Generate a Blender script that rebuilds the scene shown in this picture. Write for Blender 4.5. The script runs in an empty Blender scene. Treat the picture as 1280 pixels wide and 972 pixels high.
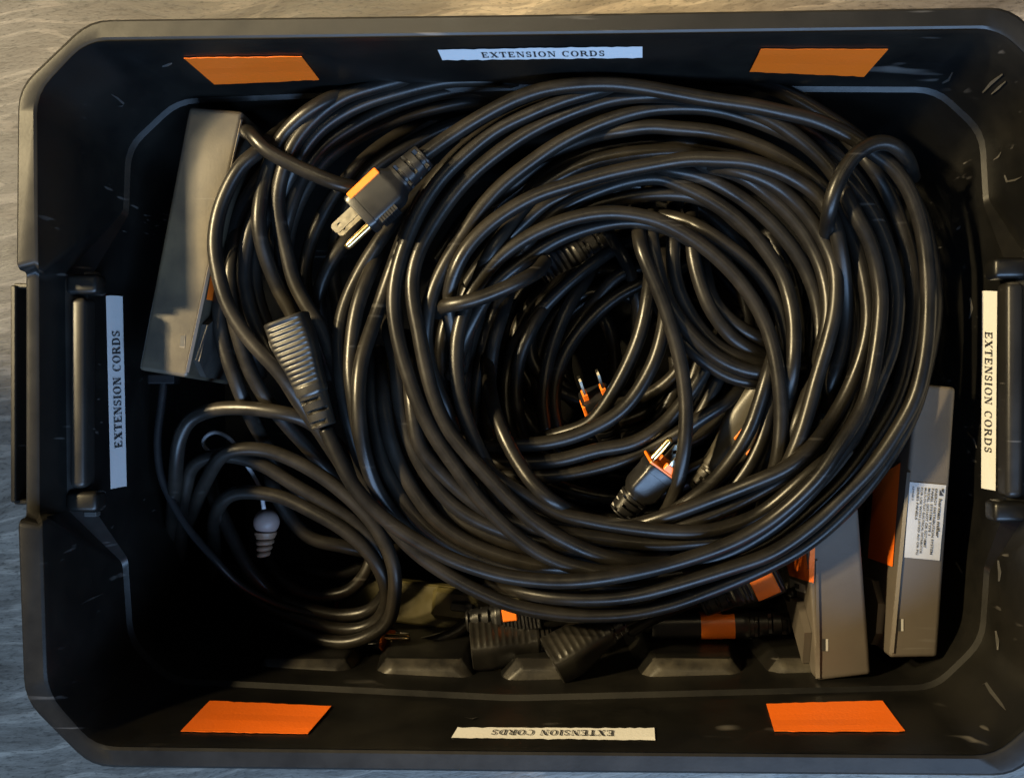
import bpy, bmesh, math, random
import numpy as np
from mathutils import Vector, Matrix
from mathutils.bvhtree import BVHTree

random.seed(7)
rng = np.random.default_rng(7)
sc = bpy.context.scene
COL = sc.collection

# ------------------------------------------------------------------ camera
ZR = 0.30                       # height of the tote's rim above the floor
CAM = Vector((0.0, 0.0, ZR + 0.60))
TILT = math.radians(2.2)
F = 1363.0                      # focal length in photo pixels (photo 1280 x 972)
cam = bpy.data.cameras.new('camera')
cam.sensor_fit = 'HORIZONTAL'
cam.sensor_width = 36.0
cam.lens = 36.0 * F / 1280.0
cam.clip_start = 0.02
cam.clip_end = 100
cam_ob = bpy.data.objects.new('camera', cam)
cam_ob.location = CAM
cam_ob.rotation_euler = (0, TILT, 0)
COL.objects.link(cam_ob)
sc.camera = cam_ob
ROT = Matrix.Rotation(TILT, 3, 'Y')

# ------------------------------------------------------------------ world and lamps
world = bpy.data.worlds.new('World')
sc.world = world
world.use_nodes = True
bg = world.node_tree.nodes['Background']
bg.inputs[0].default_value = (0.55, 0.62, 0.75, 1)
bg.inputs[1].default_value = 0.034

def aim(o, target):
    d = Vector(target) - o.location
    o.rotation_euler = d.to_track_quat('-Z', 'Y').to_euler()

def area(name, loc, target, sx, sy, power, color):
    l = bpy.data.lights.new(name, 'AREA')
    l.shape = 'RECTANGLE'; l.size = sx; l.size_y = sy
    l.energy = power; l.color = color
    o = bpy.data.objects.new(name, l); o.location = loc
    COL.objects.link(o); aim(o, target); return o

def spot(name, loc, target, angle, power, color, radius=0.05, blend=0.15):
    l = bpy.data.lights.new(name, 'SPOT')
    l.energy = power; l.color = color; l.shadow_soft_size = radius
    l.spot_size = math.radians(angle); l.spot_blend = blend
    o = bpy.data.objects.new(name, l); o.location = loc
    COL.objects.link(o); aim(o, target); return o

WARM = (1.0, 0.78, 0.42)
SOFT = (1.0, 0.85, 0.55)
BLUE = (0.37, 0.61, 1.0)
area('window_light', (0.50, -1.45, 1.75), (0, 0, 0.25), 2.3, 0.60, 80, BLUE)
# track spots to the west: two turned to the far left of the tote, two aimed low across it
spot('track_lamp', (-1.30, 0.36, 1.36), (-0.24, 0.45, 0.10), 36, 74, SOFT, 0.03, 0.12)
spot('track_lamp', (-1.30, 0.36, 1.27), (-0.15, 0.11, 0.23), 17, 118, WARM, 0.022, 0.5)
spot('track_lamp', (-1.30, 0.36, 1.27), (0.62, 0.04, 0.27), 43, 126, WARM, 0.045, 0.15)
spot('track_lamp', (-1.24, 0.60, 1.27), (0.62, 0.08, 0.28), 42, 150, WARM, 0.045, 0.2)
n = area('ceiling_lamp', (-0.48, 0.80, 1.9), (-0.48, 0.62, 0.0), 0.9, 0.12, 2.6, SOFT)
n.data.spread = math.radians(40)
spot('ceiling_spot', (-0.25, 0.75, 2.2), (0.13, -0.03, 0.25), 14, 9, WARM, 0.04, 0.4)
spot('ceiling_spot', (0.40, 0.45, 2.25), (0.14, -0.03, 0.25), 14, 8, WARM, 0.04, 0.4)

sc.view_settings.view_transform = 'Standard'
sc.view_settings.look = 'None'
sc.view_settings.gamma = 1.0
sc.view_settings.exposure = 0.0
sc.view_settings.use_curve_mapping = False
sc.cycles.use_denoising = True
sc.cycles.max_bounces = 6

# ------------------------------------------------------------------ helpers
def ray_dir(px, py):
    return (ROT @ Vector(((px - 640.0) / F, -(py - 486.0) / F, -1.0))).normalized()

def at(px, py, d):
    """world point at depth d (metres) below the rim plane that the photo shows at a pixel"""
    v = ray_dir(px, py)
    t = (ZR - d - CAM.z) / v.z
    return CAM + v * t

def at_np(P, d):
    P = np.asarray(P, float); d = np.asarray(d, float)
    x = (P[:, 0] - 640.0) / F; y = -(P[:, 1] - 486.0) / F
    c, s = math.cos(TILT), math.sin(TILT)
    vx = c * x - s; vz = -s * x - c
    t = (ZR - d - CAM.z) / vz
    return np.stack([CAM.x + vx * t, CAM.y + y * t, ZR - d], 1)

def smooth(me, on=True):
    me.polygons.foreach_set('use_smooth', [on] * len(me.polygons))

def link(name, me, mat=None, parent=None, sm=False):
    o = bpy.data.objects.new(name, me)
    COL.objects.link(o)
    if mat: me.materials.append(mat)
    if sm: smooth(me)
    if parent: o.parent = parent
    return o

def obj_pd(name, verts, faces, mat, parent=None, sm=False):
    me = bpy.data.meshes.new(name)
    me.from_pydata([tuple(v) for v in verts], [], faces)
    me.update()
    return link(name, me, mat, parent, sm)

def obj_bm(name, bm, mat, parent=None, sm=False):
    me = bpy.data.meshes.new(name)
    bm.to_mesh(me); bm.free()
    return link(name, me, mat, parent, sm)

def thing(name, label, cat, group=None, loc=(0, 0, 0)):
    o = bpy.data.objects.new(name, None)
    o.empty_display_size = 0.02
    o.location = loc
    COL.objects.link(o)
    o['label'] = label; o['category'] = cat
    if group: o['group'] = group
    return o

def tag(o, label, cat, group=None):
    o['label'] = label; o['category'] = cat
    if group: o['group'] = group
    return o

def auto_smooth(o, deg=35):
    """smooth faces but keep edges sharper than deg"""
    me = o.data
    bm = bmesh.new(); bm.from_mesh(me)
    for f in bm.faces: f.smooth = True
    for e in bm.edges:
        if len(e.link_faces) == 2 and e.calc_face_angle(0) > math.radians(deg):
            e.smooth = False
    bm.to_mesh(me); bm.free()

# ------------------------------------------------------------------ materials
def new_mat(name):
    m = bpy.data.materials.new(name); m.use_nodes = True
    nt = m.node_tree
    return m, nt, nt.nodes['Principled BSDF']

def node(nt, t, **kw):
    n = nt.nodes.new(t)
    for k, v in kw.items():
        if k in n.inputs: n.inputs[k].default_value = v
        else: setattr(n, k, v)
    return n

def ramp(nt, src, stops):
    r = nt.nodes.new('ShaderNodeValToRGB')
    els = r.color_ramp.elements
    while len(els) < len(stops): els.new(0.5)
    for e, (p, c) in zip(els, stops):
        e.position = p
        e.color = (c[0], c[1], c[2], 1) if hasattr(c, '__len__') else (c, c, c, 1)
    nt.links.new(src, r.inputs[0])
    return r.outputs[0]

def plastic(name, col, rough, dust=0.0, dustcol=(0.12, 0.105, 0.085), scale=60, bump=0.02, rvar=0.12, scratch=0.0, ior=1.5, spec=0.5):
    m, nt, p = new_mat(name)
    tc = node(nt, 'ShaderNodeTexCoord')
    n1 = node(nt, 'ShaderNodeTexNoise', Scale=scale, Detail=6.0, Roughness=0.65)
    n2 = node(nt, 'ShaderNodeTexNoise', Scale=scale * 18, Detail=3.0)
    n3 = node(nt, 'ShaderNodeTexNoise', Scale=scale * 0.22, Detail=4.0)
    for n in (n1, n2, n3): nt.links.new(tc.outputs['Object'], n.inputs['Vector'])
    mulf = node(nt, 'ShaderNodeMath', operation='MULTIPLY')
    nt.links.new(n1.outputs['Fac'], mulf.inputs[0]); nt.links.new(n3.outputs['Fac'], mulf.inputs[1])
    f = ramp(nt, mulf.outputs[0], [(0.16, 0.0), (0.42, dust)])
    mix = node(nt, 'ShaderNodeMix', data_type='RGBA')
    mix.inputs[6].default_value = (*col, 1); mix.inputs[7].default_value = (*dustcol, 1)
    nt.links.new(f, mix.inputs[0])
    out = mix.outputs[2]
    if scratch > 0:
        # fine pale scuffs: thin stretched noise streaks, kept by a sparse mask
        mp = node(nt, 'ShaderNodeMapping')
        mp.inputs['Scale'].default_value = (18, 260, 60); mp.inputs['Rotation'].default_value = (0.2, 0.4, 0.5)
        nt.links.new(tc.outputs['Object'], mp.inputs['Vector'])
        w = node(nt, 'ShaderNodeTexNoise', Scale=1.0, Detail=1.0); nt.links.new(mp.outputs[0], w.inputs['Vector'])
        mk = node(nt, 'ShaderNodeTexNoise', Scale=22.0, Detail=2.0); nt.links.new(tc.outputs['Object'], mk.inputs['Vector'])
        a = ramp(nt, w.outputs['Fac'], [(0.68, 0.0), (0.74, 1.0)]); b = ramp(nt, mk.outputs['Fac'], [(0.52, 0.0), (0.66, 1.0)])
        mm = node(nt, 'ShaderNodeMath', operation='MULTIPLY'); nt.links.new(a, mm.inputs[0]); nt.links.new(b, mm.inputs[1])
        m3 = node(nt, 'ShaderNodeMath', operation='MULTIPLY'); nt.links.new(mm.outputs[0], m3.inputs[0]); m3.inputs[1].default_value = scratch
        mx2 = node(nt, 'ShaderNodeMix', data_type='RGBA'); mx2.inputs[7].default_value = (0.16, 0.15, 0.14, 1)
        nt.links.new(m3.outputs[0], mx2.inputs[0]); nt.links.new(out, mx2.inputs[6]); out = mx2.outputs[2]
    nt.links.new(out, p.inputs['Base Color'])
    r = ramp(nt, n1.outputs['Fac'], [(0.3, max(0.05, rough - rvar)), (0.7, min(1, rough + rvar))])
    nt.links.new(r, p.inputs['Roughness'])
    p.inputs['IOR'].default_value = ior
    p.inputs['Specular IOR Level'].default_value = spec
    bp = node(nt, 'ShaderNodeBump', Strength=1.0); bp.inputs['Distance'].default_value = bump * 0.001
    nt.links.new(n2.outputs['Fac'], bp.inputs['Height']); nt.links.new(bp.outputs[0], p.inputs['Normal'])
    return m

M = {}
M['tote'] = plastic('black_tote_plastic', (0.0042, 0.0042, 0.0042), 0.38, 0.06, (0.10, 0.085, 0.055), 26, 0.03, 0.07, 0.55, spec=0.38)
M['rim'] = plastic('black_rim_plastic', (0.011, 0.0105, 0.010), 0.38, 0.12, (0.08, 0.07, 0.055), 30, 0.03, 0.06, 0.5, spec=0.32)
M['cable'] = plastic('black_cable_jacket', (0.0050, 0.0047, 0.0044), 0.335, 0.20, (0.06, 0.05, 0.038), 38, 0.04, 0.06, 0.16, spec=0.27)
M['cable_dusty'] = plastic('dusty_cable_jacket', (0.0065, 0.006, 0.0055), 0.36, 0.25, (0.06, 0.05, 0.038), 38, 0.04, 0.07, 0.18, spec=0.28)
M['cable_thin'] = plastic('thin_cable_jacket', (0.012, 0.012, 0.013), 0.32, 0.1, (0.06, 0.05, 0.04), 70, 0.02, 0.03)
M['plug_black'] = plastic('black_plug_rubber', (0.006, 0.006, 0.0068), 0.36, 0.10, (0.05, 0.045, 0.038), 80, 0.05, 0.06)
M['conn'] = plastic('worn_connector_rubber', (0.011, 0.0102, 0.0092), 0.34, 0.22, (0.09, 0.08, 0.06), 60, 0.05, 0.07, 0.15)
M['grey_conn'] = plastic('grey_connector_rubber', (0.045, 0.041, 0.033), 0.45, 0.3, (0.08, 0.07, 0.055), 60, 0.06)
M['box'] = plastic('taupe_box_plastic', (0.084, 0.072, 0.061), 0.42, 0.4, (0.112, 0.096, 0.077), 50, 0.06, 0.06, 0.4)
M['box_shade_worn'] = plastic('shaded_grimy_taupe', (0.040, 0.034, 0.026), 0.42, 0.6, (0.115, 0.090, 0.050), 40, 0.06, 0.06, 0.4)  # shade painted into the base of the same taupe, mottled with grime
M['worn'] = plastic('worn_black_plastic', (0.014, 0.013, 0.012), 0.40, 0.42, (0.13, 0.115, 0.085), 60, 0.05, 0.1, 0.6)
M['box_dark'] = plastic('dark_side_plastic', (0.03, 0.028, 0.026), 0.42, 0.3, (0.09, 0.08, 0.06), 60, 0.06)
M['orange_tape'] = plastic('orange_cloth_tape', (0.88, 0.155, 0.008), 0.5, 0.45, (0.70, 0.135, 0.008), 34, 0.14, 0.06)
M['orange'] = plastic('orange_plastic', (0.80, 0.175, 0.012), 0.4, 0.3, (0.5, 0.12, 0.02), 90, 0.05)
M['paper'] = plastic('white_label_paper', (0.80, 0.80, 0.80), 0.6, 0.3, (0.60, 0.58, 0.55), 28, 0.12)
M['silver_label'] = plastic('silver_foil_label', (0.42, 0.42, 0.42), 0.45, 0.5, (0.26, 0.25, 0.24), 110, 0.08)
M['ink'] = plastic('black_ink', (0.02, 0.02, 0.022), 0.6, 0.0)
M['white'] = plastic('white_plastic', (0.28, 0.225, 0.21), 0.45, 0.5, (0.20, 0.145, 0.13), 90, 0.04)
M['grey_cord'] = plastic('grey_pull_cord', (0.40, 0.40, 0.42), 0.5, 0.2)
M['tan_thread'] = plastic('tan_twisted_end', (0.26, 0.17, 0.115), 0.5, 0.4, (0.14, 0.085, 0.055), 200, 0.05)
M['olive'] = plastic('olive_plastic', (0.05, 0.042, 0.015), 0.42, 0.3, (0.12, 0.10, 0.04), 90, 0.05)
M['scuff'] = plastic('pale_scuffed_plastic', (0.055, 0.053, 0.050), 0.45, 0.85, (0.03, 0.03, 0.03), 260, 0.05)
def metal(name, col, rough):
    m, nt, p = new_mat(name)
    p.inputs['Base Color'].default_value = (*col, 1); p.inputs['Metallic'].default_value = 1
    n = node(nt, 'ShaderNodeTexNoise', Scale=300.0, Detail=4.0)
    tc = node(nt, 'ShaderNodeTexCoord'); nt.links.new(tc.outputs['Object'], n.inputs['Vector'])
    nt.links.new(ramp(nt, n.outputs['Fac'], [(0.3, rough * 0.88), (0.7, rough * 1.15)]), p.inputs['Roughness'])
    return m
M['nickel'] = metal('nickel_blade', (0.50, 0.46, 0.37), 0.33)
M['brass'] = metal('brass_pin', (0.85, 0.62, 0.28), 0.22)

def wood_mat():
    m, nt, p = new_mat('brown_oak_laminate')
    tc = node(nt, 'ShaderNodeTexCoord')
    mp = node(nt, 'ShaderNodeMapping'); mp.inputs['Rotation'].default_value = (0, 0, math.radians(-6)); mp.inputs['Location'].default_value = (0.35, 0.12, 0)
    nt.links.new(tc.outputs['Object'], mp.inputs['Vector'])
    # warp the grain so that it runs in slow waves
    nw = node(nt, 'ShaderNodeTexNoise', Scale=5.0, Detail=2.0); nt.links.new(mp.outputs[0], nw.inputs['Vector'])
    sub = node(nt, 'ShaderNodeVectorMath', operation='SUBTRACT'); sub.inputs[1].default_value = (0.5, 0.5, 0.5)
    nt.links.new(nw.outputs['Color'], sub.inputs[0])
    scl = node(nt, 'ShaderNodeVectorMath', operation='MULTIPLY'); scl.inputs[1].default_value = (0.0, 0.06, 0.0)
    nt.links.new(sub.outputs[0], scl.inputs[0])
    add = node(nt, 'ShaderNodeVectorMath', operation='ADD'); nt.links.new(mp.outputs[0], add.inputs[0]); nt.links.new(scl.outputs[0], add.inputs[1])
    s1 = node(nt, 'ShaderNodeMapping'); s1.inputs['Scale'].default_value = (9, 62, 1); nt.links.new(add.outputs[0], s1.inputs['Vector'])
    g1 = node(nt, 'ShaderNodeTexNoise', Scale=1.0, Detail=5.0, Roughness=0.6); nt.links.new(s1.outputs[0], g1.inputs['Vector'])
    s2 = node(nt, 'ShaderNodeMapping'); s2.inputs['Scale'].default_value = (45, 240, 1); nt.links.new(add.outputs[0], s2.inputs['Vector'])
    g2 = node(nt, 'ShaderNodeTexNoise', Scale=1.0, Detail=3.0, Roughness=0.7); nt.links.new(s2.outputs[0], g2.inputs['Vector'])
    g3 = node(nt, 'ShaderNodeTexNoise', Scale=9.0, Detail=3.0); nt.links.new(mp.outputs[0], g3.inputs['Vector'])
    c1 = ramp(nt, g1.outputs['Fac'], [(0.30, (0.125, 0.098, 0.073)), (0.5, (0.195, 0.160, 0.124)), (0.72, (0.25, 0.21, 0.165))])
    c2 = ramp(nt, g2.outputs['Fac'], [(0.34, 0.72), (0.50, 1.0), (0.74, 1.10)])
    mul = node(nt, 'ShaderNodeMix', data_type='RGBA', blend_type='MULTIPLY'); mul.inputs[0].default_value = 1.0
    nt.links.new(c1, mul.inputs[6]); nt.links.new(c2, mul.inputs[7])
    s4 = node(nt, 'ShaderNodeMapping'); s4.inputs['Scale'].default_value = (2.2, 20, 1); nt.links.new(add.outputs[0], s4.inputs['Vector'])
    g4 = node(nt, 'ShaderNodeTexNoise', Scale=1.0, Detail=3.0, Roughness=0.55); nt.links.new(s4.outputs[0], g4.inputs['Vector'])
    m4 = node(nt, 'ShaderNodeMath', operation='MULTIPLY'); m4.inputs[1].default_value = 46.0; nt.links.new(g4.outputs['Fac'], m4.inputs[0])
    sn = node(nt, 'ShaderNodeMath', operation='SINE'); nt.links.new(m4.outputs[0], sn.inputs[0])
    lines = ramp(nt, sn.outputs[0], [(0.0, 0.92), (0.78, 1.0), (0.90, 1.42)])
    s5 = node(nt, 'ShaderNodeMapping'); s5.inputs['Scale'].default_value = (160, 520, 1); nt.links.new(add.outputs[0], s5.inputs['Vector'])
    g5 = node(nt, 'ShaderNodeTexNoise', Scale=1.0, Detail=2.0, Roughness=0.6); nt.links.new(s5.outputs[0], g5.inputs['Vector'])
    pores = ramp(nt, g5.outputs['Fac'], [(0.32, 0.55), (0.44, 1.0), (0.62, 1.0), (0.72, 1.25)])
    lp = node(nt, 'ShaderNodeMix', data_type='RGBA', blend_type='MULTIPLY'); lp.inputs[0].default_value = 1.0
    nt.links.new(lines, lp.inputs[6]); nt.links.new(pores, lp.inputs[7])
    mulx = node(nt, 'ShaderNodeMix', data_type='RGBA', blend_type='MULTIPLY'); mulx.inputs[0].default_value = 1.0
    nt.links.new(mul.outputs[2], mulx.inputs[6]); nt.links.new(lp.outputs[2], mulx.inputs[7]); mul = mulx
    c3 = ramp(nt, g3.outputs['Fac'], [(0.3, 0.78), (0.7, 1.08)])
    mul2 = node(nt, 'ShaderNodeMix', data_type='RGBA', blend_type='MULTIPLY'); mul2.inputs[0].default_value = 1.0
    nt.links.new(mul.outputs[2], mul2.inputs[6]); nt.links.new(c3, mul2.inputs[7])
    nt.links.new(mul2.outputs[2], p.inputs['Base Color'])
    nt.links.new(ramp(nt, g2.outputs['Fac'], [(0.3, 0.38), (0.7, 0.55)]), p.inputs['Roughness'])
    addh = node(nt, 'ShaderNodeMath', operation='ADD'); nt.links.new(g2.outputs['Fac'], addh.inputs[0]); nt.links.new(g1.outputs['Fac'], addh.inputs[1])
    bp = node(nt, 'ShaderNodeBump', Strength=0.25); bp.inputs['Distance'].default_value = 0.0012
    ad2 = node(nt, 'ShaderNodeMath', operation='ADD'); nt.links.new(addh.outputs[0], ad2.inputs[0]); nt.links.new(g5.outputs['Fac'], ad2.inputs[1])
    nt.links.new(ad2.outputs[0], bp.inputs['Height']); nt.links.new(bp.outputs[0], p.inputs['Normal'])
    return m
M['wood'] = wood_mat()

# ------------------------------------------------------------------ floor
floor = obj_pd('floor', [(-1.5, -1.5, -0.004), (1.5, -1.5, -0.004), (1.5, 1.5, -0.004), (-1.5, 1.5, -0.004)], [(0, 1, 2, 3)], M['wood'])
floor['kind'] = 'structure'

# ------------------------------------------------------------------ tote
tote = thing('storage_tote', 'big open black plastic storage tote on the wood floor holding all the cords', 'storage bin')

def fillet(pts, r, n=5):
    """round every corner of a closed 3d polygon with n points each"""
    out = []
    k = len(pts)
    for i in range(k):
        a, b, c = pts[i - 1], pts[i], pts[(i + 1) % k]
        rr = r[i] if hasattr(r, '__len__') else r
        t1 = min(rr, 0.42 * (a - b).length); t2 = min(rr, 0.42 * (c - b).length)
        p0 = b + (a - b).normalized() * t1 if (a - b).length > 1e-6 else b.copy()
        p2 = b + (c - b).normalized() * t2 if (c - b).length > 1e-6 else b.copy()
        for j in range(n):
            t = j / (n - 1)
            out.append(p0 * (1 - t) ** 2 + b * 2 * t * (1 - t) + p2 * t * t)
    return out

def ring(lst): return [at(x, y, d) for x, y, d in lst]

# order: clockwise in the picture from the lower end of the top-left chamfer
O_TOP = [(24, 112, 0), (113, 27, 0), (640, 21, 0), (1262, 11, 0), (1340, 92, 0), (1341, 318, 0), (1328, 322, .014), (1328, 650, .014), (1342, 655, 0),
         (1342, 890, 0), (1268, 967, 0), (640, 962, 0), (116, 956, 0), (32, 872, 0), (24, 650, 0), (34, 645, .014), (34, 341, .014), (22, 336, 0)]
I_TOP = [(46, 118, 0), (108, 52, 0), (640, 45, 0), (1250, 37, 0), (1314, 102, 0), (1316, 318, 0), (1312, 322, .014), (1312, 650, .014), (1318, 655, 0),
         (1318, 878, 0), (1243, 943, 0), (640, 938, 0), (119, 932, 0), (60, 866, 0), (53, 650, 0), (50, 645, .014), (49, 341, .014), (48, 336, 0)]
W1 = [(157, 183, .08), (220, 124, .08), (640, 106, .08), (1172, 109, .08), (1231, 163, .08), (1236, 250, .08), (1283, 322, .034), (1283, 642, .034), (1237, 713, .08),
      (1231, 803, .08), (1170, 862, .08), (640, 876, .08), (212, 854, .08), (160, 804, .08), (153, 703, .08), (84, 636, .032), (81, 345, .032), (154, 264, .08)]
W2 = [(164, 187, .0815), (224, 130, .0815), (640, 113, .0815), (1168, 116, .0815), (1224, 168, .0815), (1229, 254, .0815), (1258, 332, .038), (1258, 632, .038), (1230, 708, .0815),
      (1224, 799, .0815), (1166, 855, .0815), (640, 868, .0815), (217, 847, .0815), (167, 799, .0815), (160, 698, .0815), (112, 628, .036), (110, 352, .036), (161, 269, .0815)]
HIN = {6: (1226, 338, .092), 7: (1226, 628, .092), 15: (160, 622, .092), 16: (157, 358, .092)}

o_top = ring(O_TOP); i_top = ring(I_TOP); w1 = ring(W1); w2 = ring(W2)
cen = sum(i_top, Vector()) / len(i_top)
def inset(pts, m, dz):
    out = []
    for p in pts:
        q = p.copy()
        for ax in (0, 1):
            s = cen[ax] - q[ax]
            q[ax] += min(abs(s), m) * (1 if s > 0 else -1)
        q.z += dz
        out.append(q)
    return out
o_top = inset(o_top, -0.0020, 0)
w3 = inset(w2, 0.0025, -0.015)
for i, v in HIN.items(): w3[i] = at(*v)
w4 = inset(w2, 0.017, 0)
for i in HIN: w4[i] = w3[i] + (cen - w3[i]) * 0.02
for q in w4: q.z = 0.016
R = [.012] * 18
for i in (5, 6, 7, 8, 14, 15, 16, 17): R[i] = .004
FN = 5
def fl(p, r=R): return fillet(p, r, FN)
rings = [fl(inset(i_top, 0.0, -0.0)), fl(inset(i_top, 0.0012, -0.0035)), fl(w1), fl(w2), fl(w3), fl(w4)]
N = len(rings[0])

def loft(ringlist, cap_end=False, cap_start=False, flip=False):
    v = []; f = []
    n = len(ringlist[0])
    for r in ringlist: v += r
    for i in range(len(ringlist) - 1):
        for j in range(n):
            a, b = i * n + j, i * n + (j + 1) % n
            q = (a, b, b + n, a + n)
            f.append(q[::-1] if flip else q)
    if cap_end: f.append(tuple(range((len(ringlist) - 1) * n, len(ringlist) * n)))
    if cap_start: f.append(tuple(range(n))[::-1])
    return v, f

# denser rows down the walls so that they shade softly at the bends
def between(a, b, t): return [p * (1 - t) + q * t for p, q in zip(a, b)]
inner = [rings[0], rings[1], between(rings[1], rings[2], .5), between(rings[1], rings[2], .96), rings[2],
         between(rings[2], rings[3], .5), rings[3], between(rings[3], rings[4], .5), rings[4], between(rings[4], rings[5], .1), between(rings[4], rings[5], .6), rings[5]]
v, f = loft(inner, cap_end=True)
# outside wall and underside of the tub, 3 mm behind the inner one
outer = [fl(inset(i_top, -0.003, -0.004)), fl(inset(w1, -0.004, 0)), fl(inset(w3, -0.006, 0)), fl(inset(w4, -0.004, -0.014))]
v2, f2 = loft(outer, cap_end=True, flip=True)
nb = len(v)
f2 = [tuple(i + nb for i in q) for q in f2[:-1]] + [tuple(i + nb for i in f2[-1])[::-1]]
tub = obj_pd('tub', v + v2, f + f2, M['tote'], tote)
bm = bmesh.new(); bm.from_mesh(tub.data); bmesh.ops.triangulate(bm, faces=bm.faces[:]); bm.to_mesh(tub.data); bm.free()
auto_smooth(tub, 32)
tub.data.materials.append(M['worn'])
for p in tub.data.polygons:
    z = p.center.z
    if p.normal.z > .25 and ZR - .095 < z < ZR - .02: p.material_index = 1

rim_rings = [fl(inset(o_top, 0.0005, -0.030)), fl(inset(o_top, 0.0, -0.005)), fl(inset(o_top, 0.0006, -0.0018)), fl(inset(o_top, 0.0022, 0.0)),
             fl(inset(i_top, -0.0022, 0.0)), fl(inset(i_top, -0.0006, -0.0012)), fl(inset(i_top, 0.0006, -0.0045))]
v, f = loft(rim_rings, flip=True)
rim = obj_pd('rim', v, [q[::-1] for q in f], M['rim'], tote)
auto_smooth(rim, 32)

# side handles outside the short ends
def box_bm(bm, cx, cy, cz, sx, sy, sz):
    m = Matrix.Translation((cx, cy, cz)) @ Matrix.Diagonal((sx, sy, sz, 1))
    return bmesh.ops.create_cube(bm, size=1, matrix=m)['verts']
def bevel(bm, w, seg=2):
    bmesh.ops.bevel(bm, geom=bm.edges[:], offset=w, segments=seg, affect='EDGES', profile=0.7)

for xs, y0, y1 in ((16, 357, 627), (1358, 357, 627)):
    a = at(xs, y0, .045); b = at(xs, y1, .045)
    side = 1 if xs < 640 else -1
    bm = bmesh.new()
    box_bm(bm, a.x + side * .0016, (a.y + b.y) / 2, a.z - .012, .0032, abs(a.y - b.y), .030)
    for yy in (a.y, b.y): box_bm(bm, a.x + side * .010, yy, a.z - .013, .0185, .003, .027)
    box_bm(bm, a.x + side * .0112, (a.y + b.y) / 2, a.z - .020, .0160, abs(a.y - b.y) - .004, .004)
    bevel(bm, .0007, 1)
    obj_bm('handle', bm, M['rim'], tote)

# rounded grip bars moulded into the handle recesses
for xs, y0, y1 in ((98, 372, 610), (1268, 352, 622)):
    a = at(xs, y0, .030); b = at(xs, y1, .030)
    bm = bmesh.new()
    box_bm(bm, a.x, (a.y + b.y) / 2, a.z - .006, .0098, abs(a.y - b.y), .016)
    bmesh.ops.bevel(bm, geom=bm.edges[:], offset=.0035, segments=4, affect='EDGES', profile=.5)
    auto_smooth(obj_bm('grip_bar', bm, M['rim'], tote), 50)
    for p, s_ in ((a, 1), (b, -1)):
        bm = bmesh.new(); box_bm(bm, p.x + (.002 if xs < 640 else -.002), p.y + s_ * .008, p.z - .007, .019, .012, .016)
        bmesh.ops.bevel(bm, geom=bm.edges[:], offset=.003, segments=3, affect='EDGES', profile=.5)
        auto_smooth(obj_bm('grip_block', bm, M['tote'], tote), 50)

# moulded stacking ribs along the foot of the two long walls
dg = bpy.context.evaluated_depsgraph_get()
def bvh_of(o):
    me = o.data
    mw = Matrix.Identity(4)
    p = o
    while p:
        mw = p.matrix_basis @ mw if p is o else p.matrix_basis @ mw
        p = p.parent
    return BVHTree.FromPolygons([mw @ vv.co for vv in me.vertices], [tuple(q.vertices) for q in me.polygons])
TUB = bvh_of(tub)
def hit(bvh, px, py):
    r = bvh.ray_cast(CAM, ray_dir(px, py))
    return (r[0], r[1]) if r[0] is not None else (None, None)

def rib(x0, x1, ytop, sgn):
    """a shelf-topped rib standing out from the wall towards the inside"""
    p0 = at(x0, ytop, .103); p1 = at(x1, ytop, .103)
    s = sgn
    dep, drop = .0140, .11
    ch = .011
    def q(xx, yy, zz): return Vector((xx, yy, zz))
    y = p0.y; z = p0.z
    back = y - s * .012
    top = [q(p0.x, back, z), q(p1.x, back, z), q(p1.x - .001, y + s * .001, z - .0005), q(p1.x - ch, y + s * dep * .62, z - .002), q(p0.x + ch, y + s * dep * .62, z - .002), q(p0.x + .001, y + s * .001, z - .0005)]
    mid = [q(p0.x - .003, back, z - .006), q(p1.x + .003, back, z - .006), q(p1.x + .004, y + s * .001, z - .007), q(p1.x - ch * .6, y + s * dep, z - .009), q(p0.x + ch * .6, y + s * dep, z - .009), q(p0.x - .004, y + s * .001, z - .007)]
    bot = [q(p0.x - .010, back - 0, z - drop), q(p1.x + .010, back, z - drop), q(p1.x + .012, y + s * .008, z - drop), q(p1.x + .002, y + s * (dep + .012), z - drop), q(p0.x - .002, y + s * (dep + .012), z - drop), q(p0.x - .012, y + s * .008, z - drop)]
    bm = bmesh.new()
    V = [[bm.verts.new(p) for p in r] for r in (top, mid, bot)]
    bm.faces.new(V[0])
    for i in range(2):
        for j in range(6): bm.faces.new((V[i][j], V[i][(j + 1) % 6], V[i + 1][(j + 1) % 6], V[i + 1][j]))
    bmesh.ops.recalc_face_normals(bm, faces=bm.faces[:])
    bmesh.ops.bevel(bm, geom=[e for e in bm.edges if len(e.link_faces) == 2], offset=.002, segments=3, affect='EDGES', profile=.5)
    o = obj_bm('stacking_rib', bm, M['tote'], tote)
    o.data.materials.append(M['worn'])
    for p in o.data.polygons:
        if p.normal.z > .45: p.material_index = 1
    auto_smooth(o, 50)
    return o
for x0, x1 in ((314, 440), (468, 588), (632, 722), (806, 930), (962, 1080)):
    rib(x0, x1, 852, 1)

# ------------------------------------------------------------------ decals that lie on a surface (labels, tapes, lettering)
def bil(q, u, w):
    a = Vector(q[0]).lerp(Vector(q[1]), u); b = Vector(q[3]).lerp(Vector(q[2]), u)
    return a.lerp(b, w)

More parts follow.
